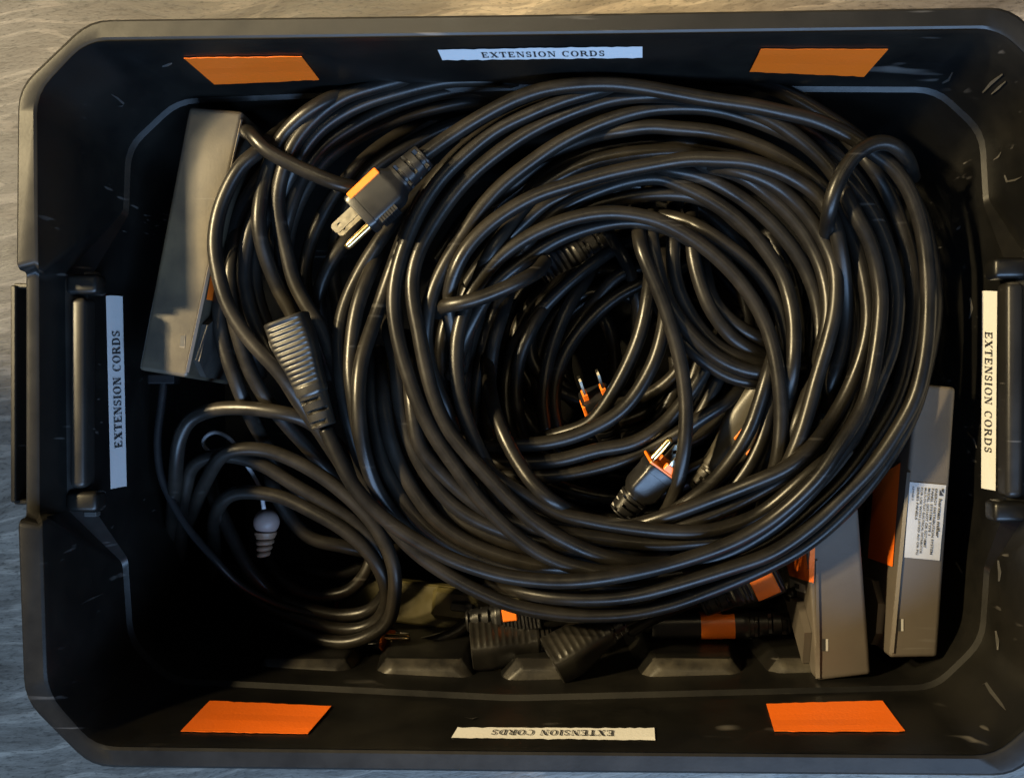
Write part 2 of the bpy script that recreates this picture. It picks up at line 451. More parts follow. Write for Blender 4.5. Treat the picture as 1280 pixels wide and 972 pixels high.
def decal(name, bvh, quad, mat, parent, off=.0006, nu=24, nv=4, thick=0.0, wob=0.0):
    vs = []; fs = []
    for j in range(nv + 1):
        for i in range(nu + 1):
            p = bil(quad, i / nu, j / nv)
            if wob and j in (0, nv): p = p + Vector((0, rng.normal() * wob))
            h, n = hit(bvh, p.x, p.y)
            if h is None: h, n = at(p.x, p.y, .05), Vector((0, 0, 1))
            if n.dot(CAM - h) < 0: n = -n
            vs.append(h + n * off)
    w = nu + 1
    for j in range(nv):
        for i in range(nu):
            a = j * w + i
            fs.append((a, a + w, a + w + 1, a + 1))
    o = obj_pd(name, vs, fs, mat, parent)
    if thick:
        md = o.modifiers.new('thickness', 'SOLIDIFY'); md.thickness = thick; md.offset = 0
    return o

def poly_decal(name, bvh, pts, mat, parent, off, thick):
    """a flat raised plate with a traced outline lying on a surface"""
    P = []; n0 = None
    for x, y in pts:
        h, n = hit(bvh, x, y)
        if h is None: continue
        if n.dot(CAM - h) < 0: n = -n
        P.append(h); n0 = n if n0 is None else n0
    k = len(P)
    vs = [p + n0 * off for p in P] + [p + n0 * (off + thick) for p in P]
    fs = [tuple(range(k, 2 * k))] + [(i, (i + 1) % k, k + (i + 1) % k, k + i) for i in range(k)]
    o = obj_pd(name, vs, fs, mat, parent)
    return o

# serif capitals drawn as strokes: polygons in a unit cell (x to the right, y up, cap height 1)
def rect(x0, y0, x1, y1): return [(x0, y0), (x1, y0), (x1, y1), (x0, y1)]
def arc_band(cx, cy, ro, ri, a0, a1, n=14):
    """list of quads between an outer and an inner ellipse"""
    out = []
    for i in range(n):
        t0 = math.radians(a0 + (a1 - a0) * i / n); t1 = math.radians(a0 + (a1 - a0) * (i + 1) / n)
        out.append([(cx + ro[0] * math.cos(t0), cy + ro[1] * math.sin(t0)), (cx + ro[0] * math.cos(t1), cy + ro[1] * math.sin(t1)),
                    (cx + ri[0] * math.cos(t1), cy + ri[1] * math.sin(t1)), (cx + ri[0] * math.cos(t0), cy + ri[1] * math.sin(t0))])
    return out
T = .09
def serif(x, y, w=.26): return rect(x - w / 2, y, x + w / 2, y + T * .8)
def stem(x, w=.17): return [rect(x - w / 2, 0, x + w / 2, 1), serif(x, 0, w + .16), serif(x, 1 - T * .8, w + .16)]
GL = {
 'E': (.78, stem(.18) + [rect(.1, 0, .72, T), rect(.1, 1 - T, .70, 1), rect(.2, .46, .52, .46 + T), rect(.64, 0, .72, .28), rect(.62, .74, .70, 1), rect(.46, .36, .52, .66)]),
 'X': (.92, [[(.10, 1), (.32, 1), (.84, 0), (.62, 0)], [(.76, 1), (.83, 1), (.20, 0), (.11, 0)], serif(.2, 0, .32), serif(.72, 0, .36), serif(.2, 1 - T * .8, .36), serif(.76, 1 - T * .8, .3)]),
 'T': (.84, [rect(.33, 0, .51, 1), serif(.42, 0, .38), rect(.05, 1 - T, .79, 1), rect(.05, .72, .12, 1), rect(.72, .72, .79, 1)]),
 'N': (.92, [rect(.14, 0, .21, 1), rect(.72, 0, .79, 1), [(.12, 1), (.32, 1), (.79, 0), (.66, 0)], serif(.17, 0, .3), serif(.12, 1 - T * .8, .24), serif(.76, 1 - T * .8, .28)]),
 'S': (.66, arc_band(.33, .74, (.26, .26), (.13, .18), 20, 270) + arc_band(.33, .27, (.28, .27), (.14, .18), 90, -160) + [rect(.52, .66, .58, .98), rect(.06, .02, .12, .34)]),
 'I': (.44, stem(.22)),
 'O': (.92, arc_band(.46, .5, (.41, .52), (.24, .46), 0, 360, 28)),
 'C': (.84, arc_band(.46, .5, (.40, .52), (.24, .46), 48, 312, 22) + [rect(.70, .68, .77, 1.0)]),
 'R': (.90, stem(.18) + [rect(.18, 1 - T, .45, 1), rect(.18, .46, .45, .46 + T)] + arc_band(.44, .73, (.27, .27), (.10, .19), -90, 90) + [[(.36, .5), (.54, .5), (.88, 0), (.68, 0)], serif(.78, 0, .24)]),
 'D': (.90, stem(.18) + [rect(.18, 1 - T, .42, 1), rect(.18, 0, .42, T)] + arc_band(.40, .5, (.42, .5), (.25, .42), -90, 90, 18)),
 ' ': (.42, []),
}
def lettering(name, bvh, quad, text, u0, u1, v0, v1, mat, parent, off=.0010):
    total = sum(GL[c][0] for c in text) + .10 * (len(text) - 1)
    vs = []; fs = []
    x = 0
    for c in text:
        w, polys = GL[c]
        for pl in polys:
            idx = []
            for (gx, gy) in pl:
                u = u0 + (x + gx) / total * (u1 - u0); vv = v1 + (v0 - v1) * gy
                p = bil(quad, u, vv)
                h, n = hit(bvh, p.x, p.y)
                if n.dot(CAM - h) < 0: n = -n
                idx.append(len(vs)); vs.append(h + n * off)
            fs.append(tuple(idx))
        x += w + .10
    # overlapping strokes: give each polygon its own hair-thin height so that no two share a plane
    out_v = []; out_f = []
    for k, fc in enumerate(fs):
        b = len(out_v)
        for i in fc: out_v.append(vs[i] + Vector((0, 0, (k % 23) * 4e-6)))
        out_f.append(tuple(range(b, b + len(fc))))
    return obj_pd(name, out_v, out_f, mat, parent)

LAB = [
 ('white paper label on the wall at the back of the tote', [(547, 61), (803, 57), (803, 71), (553, 74)]),
 ('white paper label upside down on the front wall of the tote', [(819, 926), (564, 923), (572, 910), (818, 911)]),
 ('white paper label on the handle recess at the left end', [(137, 611), (131, 369), (152, 370), (157, 607)]),
 ('white paper label on the handle recess at the right end', [(1248, 364), (1246, 613), (1228, 610), (1229, 363)]),
]
for lab, q in LAB:
    L = decal('label', TUB, q, M['paper'], tote, .0007, 40, 4, wob=.35)
    L['label'] = lab
    lettering('lettering', TUB, q, 'EXTENSION CORDS', .205, .815, .26, .74, M['ink'], L, .00125)
TAPES = [
 ('strip of orange tape in the top left of the tote', [(230, 71), (377, 69), (399, 98), (268, 104)]),
 ('strip of orange tape in the top right of the tote', [(951, 60), (1110, 60), (1080, 94), (937, 88)]),
 ('strip of orange tape in the bottom left of the tote', [(262, 877), (414, 884), (385, 918), (226, 915)]),
 ('strip of orange tape in the bottom right of the tote', [(958, 881), (1103, 877), (1131, 915), (968, 915)]),
]
for lab, q in TAPES:
    t = decal('tape', TUB, q, M['orange_tape'], tote, .0008, 20, 5, thick=.0005, wob=.25)
    t['label'] = lab

# pale scuffs and moulding nicks in the corners of the tote
def scuff(pts, w):
    vs = []; fs = []
    k = len(pts)
    for i, (x, y) in enumerate(pts):
        a = pts[max(0, i - 1)]; b = pts[min(k - 1, i + 1)]
        dx, dy = b[0] - a[0], b[1] - a[1]; L = math.hypot(dx, dy) or 1
        ww = w * math.sin(math.pi * (i + .35) / (k - 1 + .7))
        for s in (-1, 1):
            h, n = hit(TUB, x - s * dy / L * ww, y + s * dx / L * ww)
            if h is None: return
            if n.dot(CAM - h) < 0: n = -n
            vs.append(h + n * (.0004 if s < 0 else .0009))
    for i in range(k - 1): fs.append((2 * i, 2 * i + 1, 2 * i + 3, 2 * i + 2))
    obj_pd('scuff', vs, fs, M['scuff'], tote)
for pts, w in (([(138, 117), (146, 122), (154, 129), (152, 132), (146, 132)], 1.4), ([(1229, 115), (1240, 103), (1254, 92)], 2.0), ([(1240, 117), (1249, 109), (1258, 101)], 1.5),
               ([(1178, 103), (1186, 99), (1191, 89)], 1.6), ([(1257, 219), (1260, 227), (1270, 225), (1279, 221)], 1.5), ([(1243, 200), (1249, 196), (1253, 190)], 1.6),
               ([(1228, 856), (1233, 854), (1240, 865), (1252, 880), (1258, 888)], 2.4), ([(1246, 788), (1248, 800), (1248, 812)], 1.5), ([(1249, 700), (1251, 715), (1250, 726)], 1.5),
               ([(203, 82), (210, 80), (215, 78)], 1.2), ([(1214, 372), (1216, 385), (1213, 398)], 1.3), ([(1210, 540), (1218, 548), (1222, 560)], 1.0),
               ([(100, 755), (115, 747), (128, 741)], 1.0), ([(110, 890), (122, 882), (136, 876)], 1.0), ([(1196, 702), (1204, 716)], 1.2), ([(581, 897), (590, 899), (597, 897)], .9), ([(760, 888), (775, 890)], .9)):
    scuff(pts, w)

# hinge clips by the handle recesses
for x, y in ((117, 344), (117, 641), (1268, 338), (1268, 641)):
    h, n = hit(TUB, x, y)
    bm = bmesh.new(); box_bm(bm, h.x, h.y, h.z + .002, .0075, .0032, .007); box_bm(bm, h.x - .006, h.y, h.z, .016, .0022, .004); bevel(bm, .0006, 1)
    obj_bm('clip', bm, M['scuff'], tote)

# ------------------------------------------------------------------ power distribution boxes
def power_box(label, top, d, depth, lean=(0, 0), mat='box'):
    root = thing('power_box', label, 'power box', 'taupe power boxes packed in the tote')
    P = [at(x, y, dd) for (x, y), dd in zip(top, d)]
    B = [p + Vector((lean[0], lean[1], -depth)) for p in P]
    bm = bmesh.new()
    vt = [bm.verts.new(p) for p in P]; vb = [bm.verts.new(p) for p in B]
    bm.faces.new(vt); bm.faces.new(vb[::-1])
    for i in range(4): bm.faces.new((vt[i], vb[i], vb[(i + 1) % 4], vt[(i + 1) % 4]))
    bmesh.ops.recalc_face_normals(bm, faces=bm.faces[:])
    bmesh.ops.bevel(bm, geom=bm.edges[:], offset=.0028, segments=3, affect='EDGES', profile=.6)
    h = obj_bm('housing', bm, M[mat], root)
    auto_smooth(h, 40)
    return root, bvh_of(h), P

BOX_TOPS = []
bl, bvl, P = power_box('taupe power box leaning against the left end, half in shade', [(236, 133), (304, 139), (234, 472), (173, 462)], (.066, .066, .066, .066), .078, (.003, -.004), 'box_shade_worn')
BOX_TOPS.append(P)
poly_decal('side_panel', bvl, [(252, 405), (262, 396), (274, 398), (276, 474), (250, 470), (241, 450)], M['box_dark'], bl, .0002, .004)
decal('tape', bvl, [(262, 345), (272, 342), (266, 376), (257, 374)], M['orange_tape'], bl, .0006, 2, 2)
decal('slot', bvl, [(226, 419), (231, 419), (230, 433), (225, 433)], M['ink'], bl, .0004, 1, 1)
decal('slot_tab', bvl, [(230, 419), (232, 418), (231, 435), (224, 434)][0:4], M['box'], bl, .0003, 1, 1)
b1, bv1, P = power_box('left one of the two taupe power boxes at the front right, partly under the coil', [(1000, 560), (1067, 556), (1089, 843), (1021, 851)], (.094, .094, .090, .090), .080)
BOX_TOPS.append(P)
b2, bv2, P = power_box('taupe power box with a silver rating label against the right end', [(1146, 479), (1195, 484), (1172, 821), (1112, 822)], (.086, .086, .088, .088), .080)
BOX_TOPS.append(P)
decal('tape', bv1, [(980, 690), (1019, 672), (1017, 728), (988, 719)], M['orange_tape'], b1, .0007, 6, 6)
decal('tape', bv2, [(1093, 600), (1127, 578), (1117, 708), (1086, 697)], M['orange_tape'], b2, .0007, 6, 6)
decal('sticker', bv1, [(988, 722), (1008, 731), (1008, 741), (989, 735)], M['silver_label'], b1, .0006, 4, 3)
decal('sticker_print', bv1, [(995, 728), (1001, 730), (1001, 736), (995, 734)], M['ink'], b1, .0010, 1, 1)
poly_decal('side_panel', bv1, [(988, 742), (1005, 751), (1015, 790), (1012, 828), (1006, 840), (989, 826)], M['box'], b1, .0002, .0045)
poly_decal('side_panel', bv2, [(1090, 722), (1099, 726), (1107, 755), (1104, 792), (1098, 806), (1090, 800)], M['box'], b2, .0002, .0045)
for bb, bv, (x, y) in ((b1, bv1, (1027, 798)), (b2, bv2, (1121, 773))):
    decal('slot', bv, [(x, y), (x + 5, y), (x + 5, y + 15), (x, y + 15)], M['ink'], bb, .0004, 1, 1)
    decal('slot_tab', bv, [(x + 5, y), (x + 8, y), (x + 8, y + 15), (x + 5, y + 15)], M['silver_label'], bb, .0005, 1, 1)
for bb, bv, q in ((b1, bv1, [(1019, 700), (1022, 700), (1025, 846), (1021, 847)]), (b2, bv2, [(1135, 590), (1138, 590), (1117, 815), (1113, 815)]), (bl, bvl, [(300, 150), (302, 150), (235, 465), (232, 465)])):
    decal('seam_bead', bv, q, M['box'], bb, .0010, 1, 16, thick=.0009)

# rating label with its printed lines
RL = [(1182, 606), (1174, 700), (1130, 696), (1137, 602)]       # reader's top-left, top-right, bottom-right, bottom-left
rl = decal('rating_label', bv2, RL, M['silver_label'], b2, .0007, 8, 8, wob=.3)
def font_text(name, bvh, quad, txt, u0, u1, v0, v1, mat, parent, off, bold=0.0):
    cu = bpy.data.curves.new('line_of_print', 'FONT'); cu.body = txt; cu.size = 1; cu.resolution_u = 2; cu.offset = bold
    ob = bpy.data.objects.new('line_of_print', cu); COL.objects.link(ob)
    bpy.context.view_layer.update()
    ev = ob.evaluated_get(bpy.context.evaluated_depsgraph_get())
    me = ev.to_mesh()
    co = [vv.co.copy() for vv in me.vertices]; fs = [tuple(p.vertices) for p in me.polygons]
    ev.to_mesh_clear(); bpy.data.objects.remove(ob); bpy.data.curves.remove(cu)
    xs = [c.x for c in co]; x0, x1 = min(xs), max(xs); h = .73
    vs = []
    for c in co:
        p = bil(quad, u0 + (c.x - x0) / (x1 - x0) * (u1 - u0), v1 + (v0 - v1) * c.y / h)
        hh, n = hit(bvh, p.x, p.y)
        if hh is None: hh = at(p.x, p.y, .087); n = Vector((0, 0, 1))
        vs.append(hh + n * off)
    return obj_pd(name, vs, fs, mat, parent)
for txt, u1, v0, v1, bold in (('herman miller', .70, .07, .17, .02), ('ENERGY DISTRIBUTION SYSTEM', .93, .225, .295, .012), ('PANEL SYSTEM TYPE 1', .68, .325, .395, .012),
                        ('MODEL G0316OT OR G2718MT', .85, .425, .495, .012), ('MULTI-OUTLET ELECTRICAL DISTRIBUTOR', .93, .525, .590, .012), ('FOR USE WITH LISTED AO OR PG', .95, .625, .690, .012),
                        ('SERIES PANELS', .49, .720, .790, .012), ('129908-5', .24, .87, .92, .008)):
    font_text('lettering', bv2, RL, txt, .19 if bold == .02 else .06, u1, v0, v1, M['ink'], rl, .0011, bold)
for k, q in enumerate(([(.05, .05), (.11, .05), (.08, .12), (.05, .10)], [(.10, .12), (.14, .05), (.145, .17), (.06, .17)])):
    vs = []
    for u, w in q:
        p = bil(RL, u, w); hh, n = hit(bv2, p.x, p.y); vs.append(hh + n * (.0011 + k * .0001))
    obj_pd('logo_mark', vs, [(0, 1, 2, 3)], M['ink'], rl)

# ------------------------------------------------------------------ cables
RC = 0.0047
def catmull(P, step=4.0):
    P = np.asarray(P, float)
    n = len(P)
    if n == 2: P = np.stack([P[0], (P[0] + P[1]) / 2, P[1]]); n = 3
    ext = np.vstack([2 * P[0] - P[1], P, 2 * P[-1] - P[-2]])
    out = []
    for i in range(n - 1):
        p0, p1, p2, p3 = ext[i], ext[i + 1], ext[i + 2], ext[i + 3]
        L = np.linalg.norm((p2 - p1)[:2]); k = max(2, int(L / step))
        # centripetal parametrisation
        t0 = 0; t1 = t0 + max(1e-3, np.linalg.norm((p1 - p0)[:2])) ** .5
        t2 = t1 + max(1e-3, np.linalg.norm((p2 - p1)[:2])) ** .5; t3 = t2 + max(1e-3, np.linalg.norm((p3 - p2)[:2])) ** .5
        for t in np.linspace(t1, t2, k, endpoint=False):
            A1 = (t1 - t) / (t1 - t0) * p0 + (t - t0) / (t1 - t0) * p1
            A2 = (t2 - t) / (t2 - t1) * p1 + (t - t1) / (t2 - t1) * p2
            A3 = (t3 - t) / (t3 - t2) * p2 + (t - t2) / (t3 - t2) * p3
            B1 = (t2 - t) / (t2 - t0) * A1 + (t - t0) / (t2 - t0) * A2
            B2 = (t3 - t) / (t3 - t1) * A2 + (t - t1) / (t3 - t1) * A3
            out.append((t2 - t) / (t2 - t1) * B1 + (t - t1) / (t2 - t1) * B2)
    out.append(P[-1])
    return np.array(out)

def gsm(a, s):
    if s <= 0: return a
    k = np.arange(-int(3 * s), int(3 * s) + 1); w = np.exp(-k ** 2 / (2 * s * s)); w /= w.sum()
    return np.convolve(np.pad(a, len(k) // 2, mode='edge'), w, mode='valid')

def dilate(a, n):
    p = np.pad(a, n, mode='edge')
    return np.max(np.stack([p[i:i + len(a)] for i in range(2 * n + 1)]), 0)

PLACED = np.zeros((0, 4))       # x, y, z, radius of everything laid so far
def in_quad(xy, P):
    ok = np.ones(len(xy), bool)
    s = None
    for i in range(4):
        a, b = P[i], P[(i + 1) % 4]
        c = (b.x - a.x) * (xy[:, 1] - a.y) - (b.y - a.y) * (xy[:, 0] - a.x)
        ok &= (c < 0.0)
    return ok

def lay(pts, d, r=RC, settle=True, sig=7, tails=True):
    """turn a traced strand into 3d points that rest on whatever was laid before"""
    global PLACED
    P = [(p[0], p[1], p[2] * .001 if len(p) > 2 else 0.0) for p in pts]
    if settle and tails:            # a strand that dives out of sight goes on a little way below the others
        for e, (a, b) in ((0, (P[0], P[1])), (1, (P[-1], P[-2]))):
            if a[2] >= .004:
                dx, dy = a[0] - b[0], a[1] - b[1]; L = math.hypot(dx, dy) or 1
                q = (a[0] + dx / L * 34, a[1] + dy / L * 34, a[2] + .018)
                P = [q] + P if e == 0 else P + [q]
    S = catmull(P)
    base = d + S[:, 2]
    z = ZR - base
    wob = gsm(rng.normal(size=len(S)), 12) * .0010
    z = z + wob
    for it in range(3 if settle else 1):
        X = at_np(S[:, :2], ZR - z)
        req = np.full(len(S), .016 + r)
        if len(PLACED) and settle:
            lo = X[:, :2].min(0) - .03; hi = X[:, :2].max(0) + .03
            Q = PLACED[(PLACED[:, 0] > lo[0]) & (PLACED[:, 0] < hi[0]) & (PLACED[:, 1] > lo[1]) & (PLACED[:, 1] < hi[1])]
            if len(Q):
                D2 = (X[:, None, 0] - Q[None, :, 0]) ** 2 + (X[:, None, 1] - Q[None, :, 1]) ** 2
                rr = (r + Q[None, :, 3]) * .97
                H = np.where(D2 < rr * rr, Q[None, :, 2] + np.sqrt(np.maximum(0, rr * rr - D2)), -1)
                # ignore things lying more than 3 cm above: the strand passes underneath them
                lim = np.maximum(.003, .022 - 2.0 * np.maximum(S[:, 2], 0))
                H = np.where(H > (ZR - base + lim)[:, None], -1, H)
                req = np.maximum(req, H.max(1))
        if settle:
            for bp_ in BOX_TOPS:
                ins = in_quad(X[:, :2], bp_) & (ZR - base > bp_[0].z - .010)
                req = np.where(ins, np.maximum(req, bp_[0].z + r), req)
        zz = ZR - base + wob
        up = np.maximum(req - zz, 0)
        up = np.maximum(gsm(dilate(up, 3), sig), 0)
        z = np.minimum(zz + up, ZR - .012)
    X = at_np(S[:, :2], ZR - z)
    # even spacing along the strand, then a light smoothing so that it bends like a stiff cord
    sl = np.concatenate([[0], np.cumsum(np.linalg.norm(np.diff(X, axis=0), axis=1))])
    k = max(8, int(sl[-1] / .0024))
    u = np.linspace(0, sl[-1], k)
    X = np.column_stack([np.interp(u, sl, X[:, a]) for a in range(3)])
    if r > .003: X = np.column_stack([gsm(X[:, 0], 1.5), gsm(X[:, 1], 1.5), gsm(X[:, 2], 4)])
    PLACED = np.vstack([PLACED, np.column_stack([X[::2], np.full(len(X[::2]), r)])])
    return X

def tube_geo(X, r, sides=12):
    n = len(X)
    Tn = np.gradient(X, axis=0); Tn /= np.maximum(1e-9, np.linalg.norm(Tn, axis=1))[:, None]
    ref = np.array([0, 0, 1.0])
    Nn = np.zeros_like(X); 
    v = ref - Tn[0] * Tn[0].dot(ref)
    if np.linalg.norm(v) < 1e-3: v = np.array([1.0, 0, 0]) - Tn[0] * Tn[0][0]
    v /= np.linalg.norm(v)
    for i in range(n):
        v = v - Tn[i] * Tn[i].dot(v); v /= max(1e-9, np.linalg.norm(v)); Nn[i] = v
    Bn = np.cross(Tn, Nn)
    a = np.linspace(0, 2 * np.pi, sides, endpoint=False)
    rad = r if hasattr(r, '__len__') else np.full(n, r)
    V = X[:, None, :] + rad[:, None, None] * (np.cos(a)[None, :, None] * Nn[:, None, :] + np.sin(a)[None, :, None] * Bn[:, None, :])
    V = V.reshape(-1, 3)
    F_ = []
    for i in range(n - 1):
        for j in range(sides):
            F_.append((i * sides + j, i * sides + (j + 1) % sides, (i + 1) * sides + (j + 1) % sides, (i + 1) * sides + j))
    F_.append(tuple(range(sides))[::-1]); F_.append(tuple(range((n - 1) * sides, n * sides)))
    return V, F_

def cable_obj(name, strands, r, mat, parent, sides=12):
    VV = []; FF = []; nb = 0
    for X in strands:
        V, F_ = tube_geo(X, r, sides)
        VV.append(V); FF += [tuple(i + nb for i in q) for q in F_]; nb += len(V)
    return obj_pd(name, np.vstack(VV).tolist(), FF, mat, parent, sm=True)

ST = {}
def S(cord, d, pts, r=RC, settle=True, sig=7, tails=True):
    ST.setdefault(cord, []).append(lay(pts, d, r, settle, sig, tails))

# --- deep coil at the bottom of the tote
for k in range(26):
    a0 = rng.uniform(0, 6.28); rx = rng.uniform(85, 235); ry = rx * rng.uniform(.85, 1.1)
    cx = 765 + rng.normal() * 22; cy = 440 + rng.normal() * 18
    pts = [(cx + rx * math.cos(a0 + t) * (1 + .04 * math.sin(3 * t + k)), cy + ry * math.sin(a0 + t)) for t in np.linspace(0, 5.6, 15)]
    S('deep', .235 - .0032 * k, pts, RC, True, 7)
S('deep', .165, [(800, 300, 5), (770, 310), (715, 350), (677, 387), (647, 425), (635, 462), (633, 500), (637, 535), (650, 570, 8)])
S('deep', .160, [(830, 330, 8), (777, 342), (745, 375), (715, 415), (694, 455), (684, 500), (690, 545), (705, 575, 8)])
S('deep', .158, [(860, 330, 10), (800, 355), (765, 375), (730, 408), (707, 442), (694, 480), (693, 512), (700, 545), (715, 570, 8)])
S('deep', .165, [(735, 345, 8), (712, 380), (695, 420), (685, 455), (679, 500), (683, 540)])
S('deep', .165, [(690, 370, 8), (665, 410), (650, 445), (645, 490), (650, 530), (660, 560, 8)])
S('deep', .17, [(760, 290, 8), (772, 308), (787, 337), (796, 375), (798, 410), (790, 450, 8)])
S('deep', .19, [(745, 385, 5), (757, 400), (767, 430), (769, 465), (764, 500)])
S('deep', .145, [(640, 340, 10), (622, 382), (603, 440), (593, 500), (594, 550), (605, 600, 8)])
S('deep', .145, [(630, 385, 6), (617, 430), (612, 475), (610, 525), (618, 575), (640, 625, 8)])
S('deep', .140, [(602, 385, 6), (588, 430), (580, 480), (584, 530), (600, 585), (630, 630, 8)])
S('deep', .150, [(570, 370, 8), (555, 410), (551, 450), (556, 500), (570, 550, 8)])
S('deep', .120, [(1060, 330, 8), (1068, 380), (1066, 430), (1052, 490), (1030, 540), (1000, 590), (960, 630, 8)])
S('deep', .125, [(1045, 400, 8), (1046, 440), (1035, 500), (1012, 560), (980, 600, 8)])
S('deep', .135, [(1010, 380, 8), (1002, 430), (1003, 480), (995, 530), (975, 580, 8)])
S('deep', .14, [(960, 290, 8), (985, 340), (997, 390), (1000, 440), (992, 490, 8)])

# --- left coil under the big one
S('left', .105, [(640, 140, 14), (560, 157, 8), (502, 187, 4), (460, 217), (437, 255), (421, 300), (416, 337), (421, 375), (426, 405, 4), (436, 450, 14)])
S('left', .115, [(620, 118, 24), (560, 138, 18), (505, 165, 12), (460, 195), (425, 235), (400, 275), (385, 315), (381, 350), (388, 390), (405, 440, 8)])
S('left', .115, [(470, 250, 8), (440, 290), (412, 330), (398, 370), (402, 410, 8)])
S('left', .086, [(335, 210, 10), (316, 235), (301, 262), (289, 300), (291, 350), (299, 395), (315, 440, 4)])
S('left', .082, [(280, 340, 6), (274, 390), (279, 430), (292, 470), (309, 512, 10), (332, 555, 40), (362, 600, 56), (400, 645, 66)])
S('left', .084, [(296, 290, 8), (288, 335, 2), (289, 380), (298, 420), (312, 462), (331, 497, 2), (356, 528, 14), (388, 563, 34), (425, 605, 50), (460, 650, 60)])
S('left', .092, [(640, 128, 14), (600, 126, 6), (560, 130), (490, 150), (440, 175), (408, 198), (382, 235), (366, 270), (358, 310), (365, 350, 8)])
S('left', .085, [(640, 116, 14), (600, 112, 4), (560, 114), (490, 134), (440, 159), (402, 187), (378, 222), (362, 262), (352, 305, 6), (352, 340, 14)])
S('left', .080, [(365, 225, 12), (336, 262), (321, 300), (317, 335), (324, 380), (338, 415), (354, 450), (375, 490), (398, 530), (430, 575, 8)])
S('left', .076, [(335, 240, 10), (314, 282), (307, 315), (305, 350), (313, 387), (327, 422), (347, 458), (372, 500), (405, 545, 6), (430, 580, 10)])
S('left', .074, [(670, 104, 16), (620, 100, 3), (560, 101), (502, 114), (452, 130), (415, 150), (390, 172), (372, 200, 4), (355, 240, 12), (345, 290, 18)])
S('left', .078, [(540, 92, 10), (475, 106), (427, 123), (391, 150), (367, 180), (353, 215), (347, 250), (351, 285), (358, 315), (367, 350), (382, 380), (401, 410), (413, 440), (426, 480), (438, 530, 8), (455, 580, 14)])
S('left', .078, [(450, 112, 8), (405, 126), (375, 147), (350, 176), (338, 205), (328, 235), (323, 280), (329, 312), (338, 337), (351, 367), (365, 392), (378, 430, 6), (400, 490, 14)])
S('left', .058, [(350, 165, 30), (322, 188, 2), (303, 205), (285, 235), (273, 267), (268, 305), (272, 337), (282, 375), (299, 407), (321, 435), (346, 462), (371, 495, 8), (392, 527, 16), (420, 570, 30)])
S('boxcord', .058, [(308, 166, 16), (311, 165, 4), (316, 170), (332, 187), (360, 203), (390, 217), (420, 229), (445, 235, 3), (470, 245, 18)], .0046, True, 5, False)

# --- loops in the near left corner
S('loops', .135, [(330, 560, 10), (340, 607), (361, 645), (388, 672), (430, 683), (460, 690, 8)])
S('loops', .165, [(380, 712, 6), (402, 717), (422, 719), (447, 712), (470, 700, 6)])
S('loops', .150, [(330, 690, 10), (350, 723), (380, 740), (402, 744), (435, 739), (455, 720), (464, 700), (462, 670, 8)])
S('loops', .130, [(262, 600, 10), (268, 625), (278, 645), (293, 677), (312, 712), (335, 738, 6)])
S('loops', .112, [(225, 680, 40), (228, 640, 24), (233, 610, 14), (239, 585, 6), (256, 572), (292, 570), (330, 582), (367, 605), (405, 627), (442, 652), (467, 678), (480, 705, 4), (484, 735, 16), (465, 761, 26), (427, 769, 30), (390, 762, 34), (347, 748, 36), (300, 720, 40)])
S('loops', .112, [(268, 690, 36), (268, 650, 16), (277, 627, 3), (290, 617), (317, 615), (355, 622), (392, 640), (430, 662), (460, 690), (478, 720, 2), (484, 748, 12), (475, 772, 20), (452, 785, 24), (415, 785, 26), (385, 777, 28), (332, 755, 32), (290, 720, 38)])
S('loops', .104, [(240, 640, 36), (258, 600, 18), (278, 568, 3), (295, 562), (330, 562), (367, 575), (405, 597), (442, 627), (467, 655), (485, 687), (493, 715), (493, 745, 6), (486, 775, 14), (466, 792, 20), (440, 802, 24), (415, 802, 28), (390, 796, 32), (350, 778, 40)])
S('loops', .095, [(216, 640, 40), (219, 600, 18), (221, 570, 6), (225, 545), (238, 524), (267, 512), (305, 510), (342, 514), (378, 523), (410, 545, 8), (450, 590, 16)])
S('boxtail', .118, [(205, 470, 2), (204, 486), (202, 505), (197, 550), (201, 592), (215, 627), (237, 662), (267, 697), (297, 728, 6), (340, 752, 14), (400, 770, 26)], .0027, False)

# --- strands inside the eye of the big coil
S('inner', .118, [(892, 425, 6), (876, 447), (864, 480), (850, 510), (828, 540, 6), (780, 570, 14)], .0045)
S('inner', .118, [(905, 435, 6), (889, 457), (873, 495), (852, 525), (820, 552, 8)], .0045)
S('inner', .118, [(918, 440, 6), (902, 465), (882, 505), (866, 532), (835, 560, 8)], .0045)
S('inner', .112, [(680, 548, 12), (735, 530), (752, 512), (780, 465), (800, 417), (810, 370), (813, 335, 8), (805, 290, 20)])
S('inner', .108, [(560, 590, 16), (622, 593, 3), (665, 595), (710, 592), (780, 574), (847, 542), (880, 520), (915, 497), (945, 465, 10)])
S('inner', .104, [(570, 575, 16), (640, 578, 4), (697, 575), (747, 562), (790, 554), (827, 532), (857, 498), (887, 453), (905, 420, 8)])
S('inner', .102, [(570, 560, 16), (640, 556, 2), (685, 553), (735, 538), (780, 510), (815, 457), (829, 412), (833, 370, 6), (830, 320, 18)])
S('inner', .103, [(880, 335, 12), (890, 372), (914, 401), (940, 418), (965, 430, 6)])
S('inner', .100, [(864, 275, 12), (865, 305), (870, 337), (884, 378), (902, 407), (925, 430), (958, 446, 6)])
S('inner', .098, [(842, 270, 14), (842, 302), (842, 337), (851, 370), (867, 400), (893, 430), (922, 447), (958, 457, 4)])
S('inner', .098, [(840, 405, 10), (860, 432), (885, 454), (912, 470), (942, 477), (972, 476, 8)])
S('inner', .090, [(812, 262, 18), (815, 300), (822, 337), (838, 382), (862, 415), (890, 442), (922, 459), (955, 466), (990, 462, 10)])
